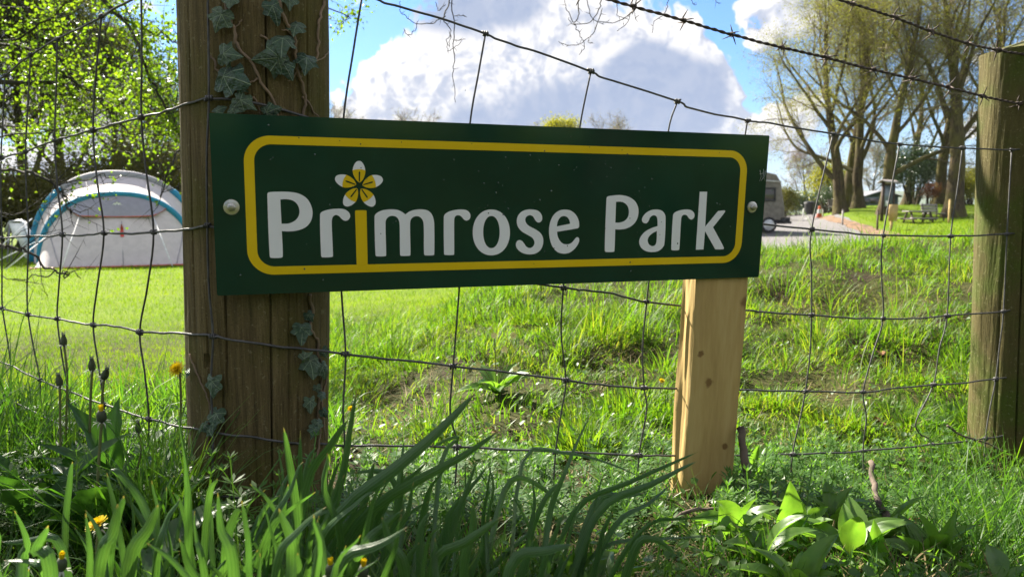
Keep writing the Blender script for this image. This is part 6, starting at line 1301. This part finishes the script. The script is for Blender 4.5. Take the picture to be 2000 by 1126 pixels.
dandelion(686, 800, 1.7, 'small yellow dandelion on the mound right of the thick post', 'open', 686, (0, -.6, .8), .55)
rosette('dandelion_rosette', 'broad toothed dandelion leaves catching light under the left netting', 235, 1.15, 8, .19, DM, .75, None)
rosette('dandelion_rosette', 'dark toothed leaves at the left edge of the verge', 60, 1.02, 8, .17, DM, .7, None)
rosette('dandelion_rosette', 'dark toothed leaves close to the foot of the thick post', 320, 1.08, 7, .16, DM, .6, None)
# primrose on the mound
def primrose():
    Y = 2.18; b = gpt(970, Y); root = thing('primrose', 'pale yellow primrose plant with crinkled leaves on the mound under the sign', 'flower', b); me = [broad_mesh(30+k, .42, .08) for k in range(3)]
    for q in me: q.materials.append(M_broad)
    for q in range(9):
        az = q*2.4; el = rng.uniform(.25, 1.0); d = np.array([math.cos(az)*math.cos(el), math.sin(az)*math.cos(el), math.sin(el)]); leaf_at(me[q % 3], root, b+[0, 0, .005], d, (-d[0]*.5, -d[1]*.5-.2, 1), rng.uniform(.09, .15))
    Mp = flat('primrose_petal', (.74, .66, .26), .7, var=.05)
    for (px, py) in [(1003,655),(1020,668),(1007,720),(935,712),(985,682),(965,655),(925,720)]:
        h = P(px, py, Y-.03); mb = MB(); mb.tube(curve([b, (b+h)/2+[0, 0, .02], h], 4), .0016, 5); build('stem', mb, M_stemg, root, 180); u = np.array([rng.normal(0, .4), -1, rng.uniform(.0, .6)]); u /= np.linalg.norm(u); x = np.cross(u, [0, 0, 1]); x /= np.linalg.norm(x); y = np.cross(x, u)
        fl = None; mb = MB()
        for q in range(5):
            a = q*2*PI/5+.3; c, s = math.cos(a), math.sin(a); rd = c*x+s*y; tg = -s*x+c*y; mb.add([h, h+rd*.006+tg*.0042+u*.002, h+rd*.010+tg*.003+u*.002, h+rd*.0088+u*.001, h+rd*.010-tg*.003+u*.002, h+rd*.006-tg*.0042+u*.002], [(0,1,2,3),(0,3,4,5)])
        build('flower', mb, Mp, root)
primrose()
# sticks and fallen leaves
M_stick = flat('dead_stick_bark', (.10, .075, .055), .95, bump=.9, bscale=120, var=.45, nscale=30)
def stick(pts, r, label):
    w = np.array([P(px, py, Y) for px, py, Y in pts]); c = curve(w, 6); i = np.arange(len(c)); c = c+np.stack([vnoise(i*.9, i*0+r*5e3, 11)-.5, vnoise(i*.9, i*0+3, 12)-.5, i*0], 1)*.006
    mb = MB(); mb.tube(c, r*(1-.35*i/len(c))*(.8+.4*vnoise(i*1.1, i*0+2, 13)), 8); tag(build('dead_stick', mb, M_stick, None, 180), label, 'stick', 'dead sticks')
stick([(1466,1010,1.30),(1462,960,1.31),(1455,900,1.32),(1445,832,1.34)], .0095, 'upright dead stick leaning beside the new wooden post')
stick([(1735,1015,1.12),(1715,980,1.15),(1705,945,1.2),(1700,900,1.25)], .006, 'dead stick lying in the verge right of the sawn post')
stick([(1690,1050,1.04),(1650,1045,1.04),(1590,1055,1.05)], .004, 'thin dead twig on the soil among broad leaved plants')
stick([(1290,1040,1.1),(1340,1000,1.12),(1400,992,1.14)], .004, 'thin twig lying across the foot of the sawn post')
stick([(1850,830,1.58),(1880,850,1.58),(1920,862,1.58),(1960,880,1.58)], .0025, 'thin dry stalk against the green-tinged post')
M_dead = flat('fallen_leaf', (.20, .085, .035), .8, var=.3, nscale=20); fm = broad_mesh(50, .6, .2); fm.materials.append(M_dead)
for (px, Y, L, lab) in [(1706, 1.95, .055, 'curled brown leaf lying on the mound behind the netting at the right'), (1722, 2.75, .05, 'small brown leaf high on the mound at the right'), (945, 1.85, .04, 'red-brown leaf in the grass under the middle of the sign'), (1020, 1.7, .035, 'brown leaf in the grass right of the broad dark blades'), (1690, 1.1, .05, 'brown leaf on soil beside the dead stick'), (1780, 1.22, .045, 'brown leaf low before the green-tinged post')]:
    p = gpt(px, Y, .02); az = rng.uniform(0, 6); d = np.array([math.cos(az), math.sin(az), .2]); o = leaf_at(fm, None, p, d, (rng.normal(0, .4), -.5, 1), L); o.name = 'fallen_leaf'; tag(o, lab, 'leaf', 'fallen brown leaves')
# ---------------------------------------------------------------- air
def haze():
    mb = MB(); mb.box((0, 0, 32), (3100, 3100, 92)); m = bpy.data.materials.new('hazy_air'); m.use_nodes = True; t = NT(m.node_tree); t.t.nodes.clear()
    out = t.n('ShaderNodeOutputMaterial'); v = t.n('ShaderNodeVolumePrincipled'); v.inputs['Color'].default_value = (.80, .88, 1.0, 1); v.inputs['Density'].default_value = .00013; v.inputs['Anisotropy'].default_value = 0.0
    t.put(out.inputs['Volume'], v.outputs[0]); tag(build('haze', mb, m), kind='stuff')
haze()
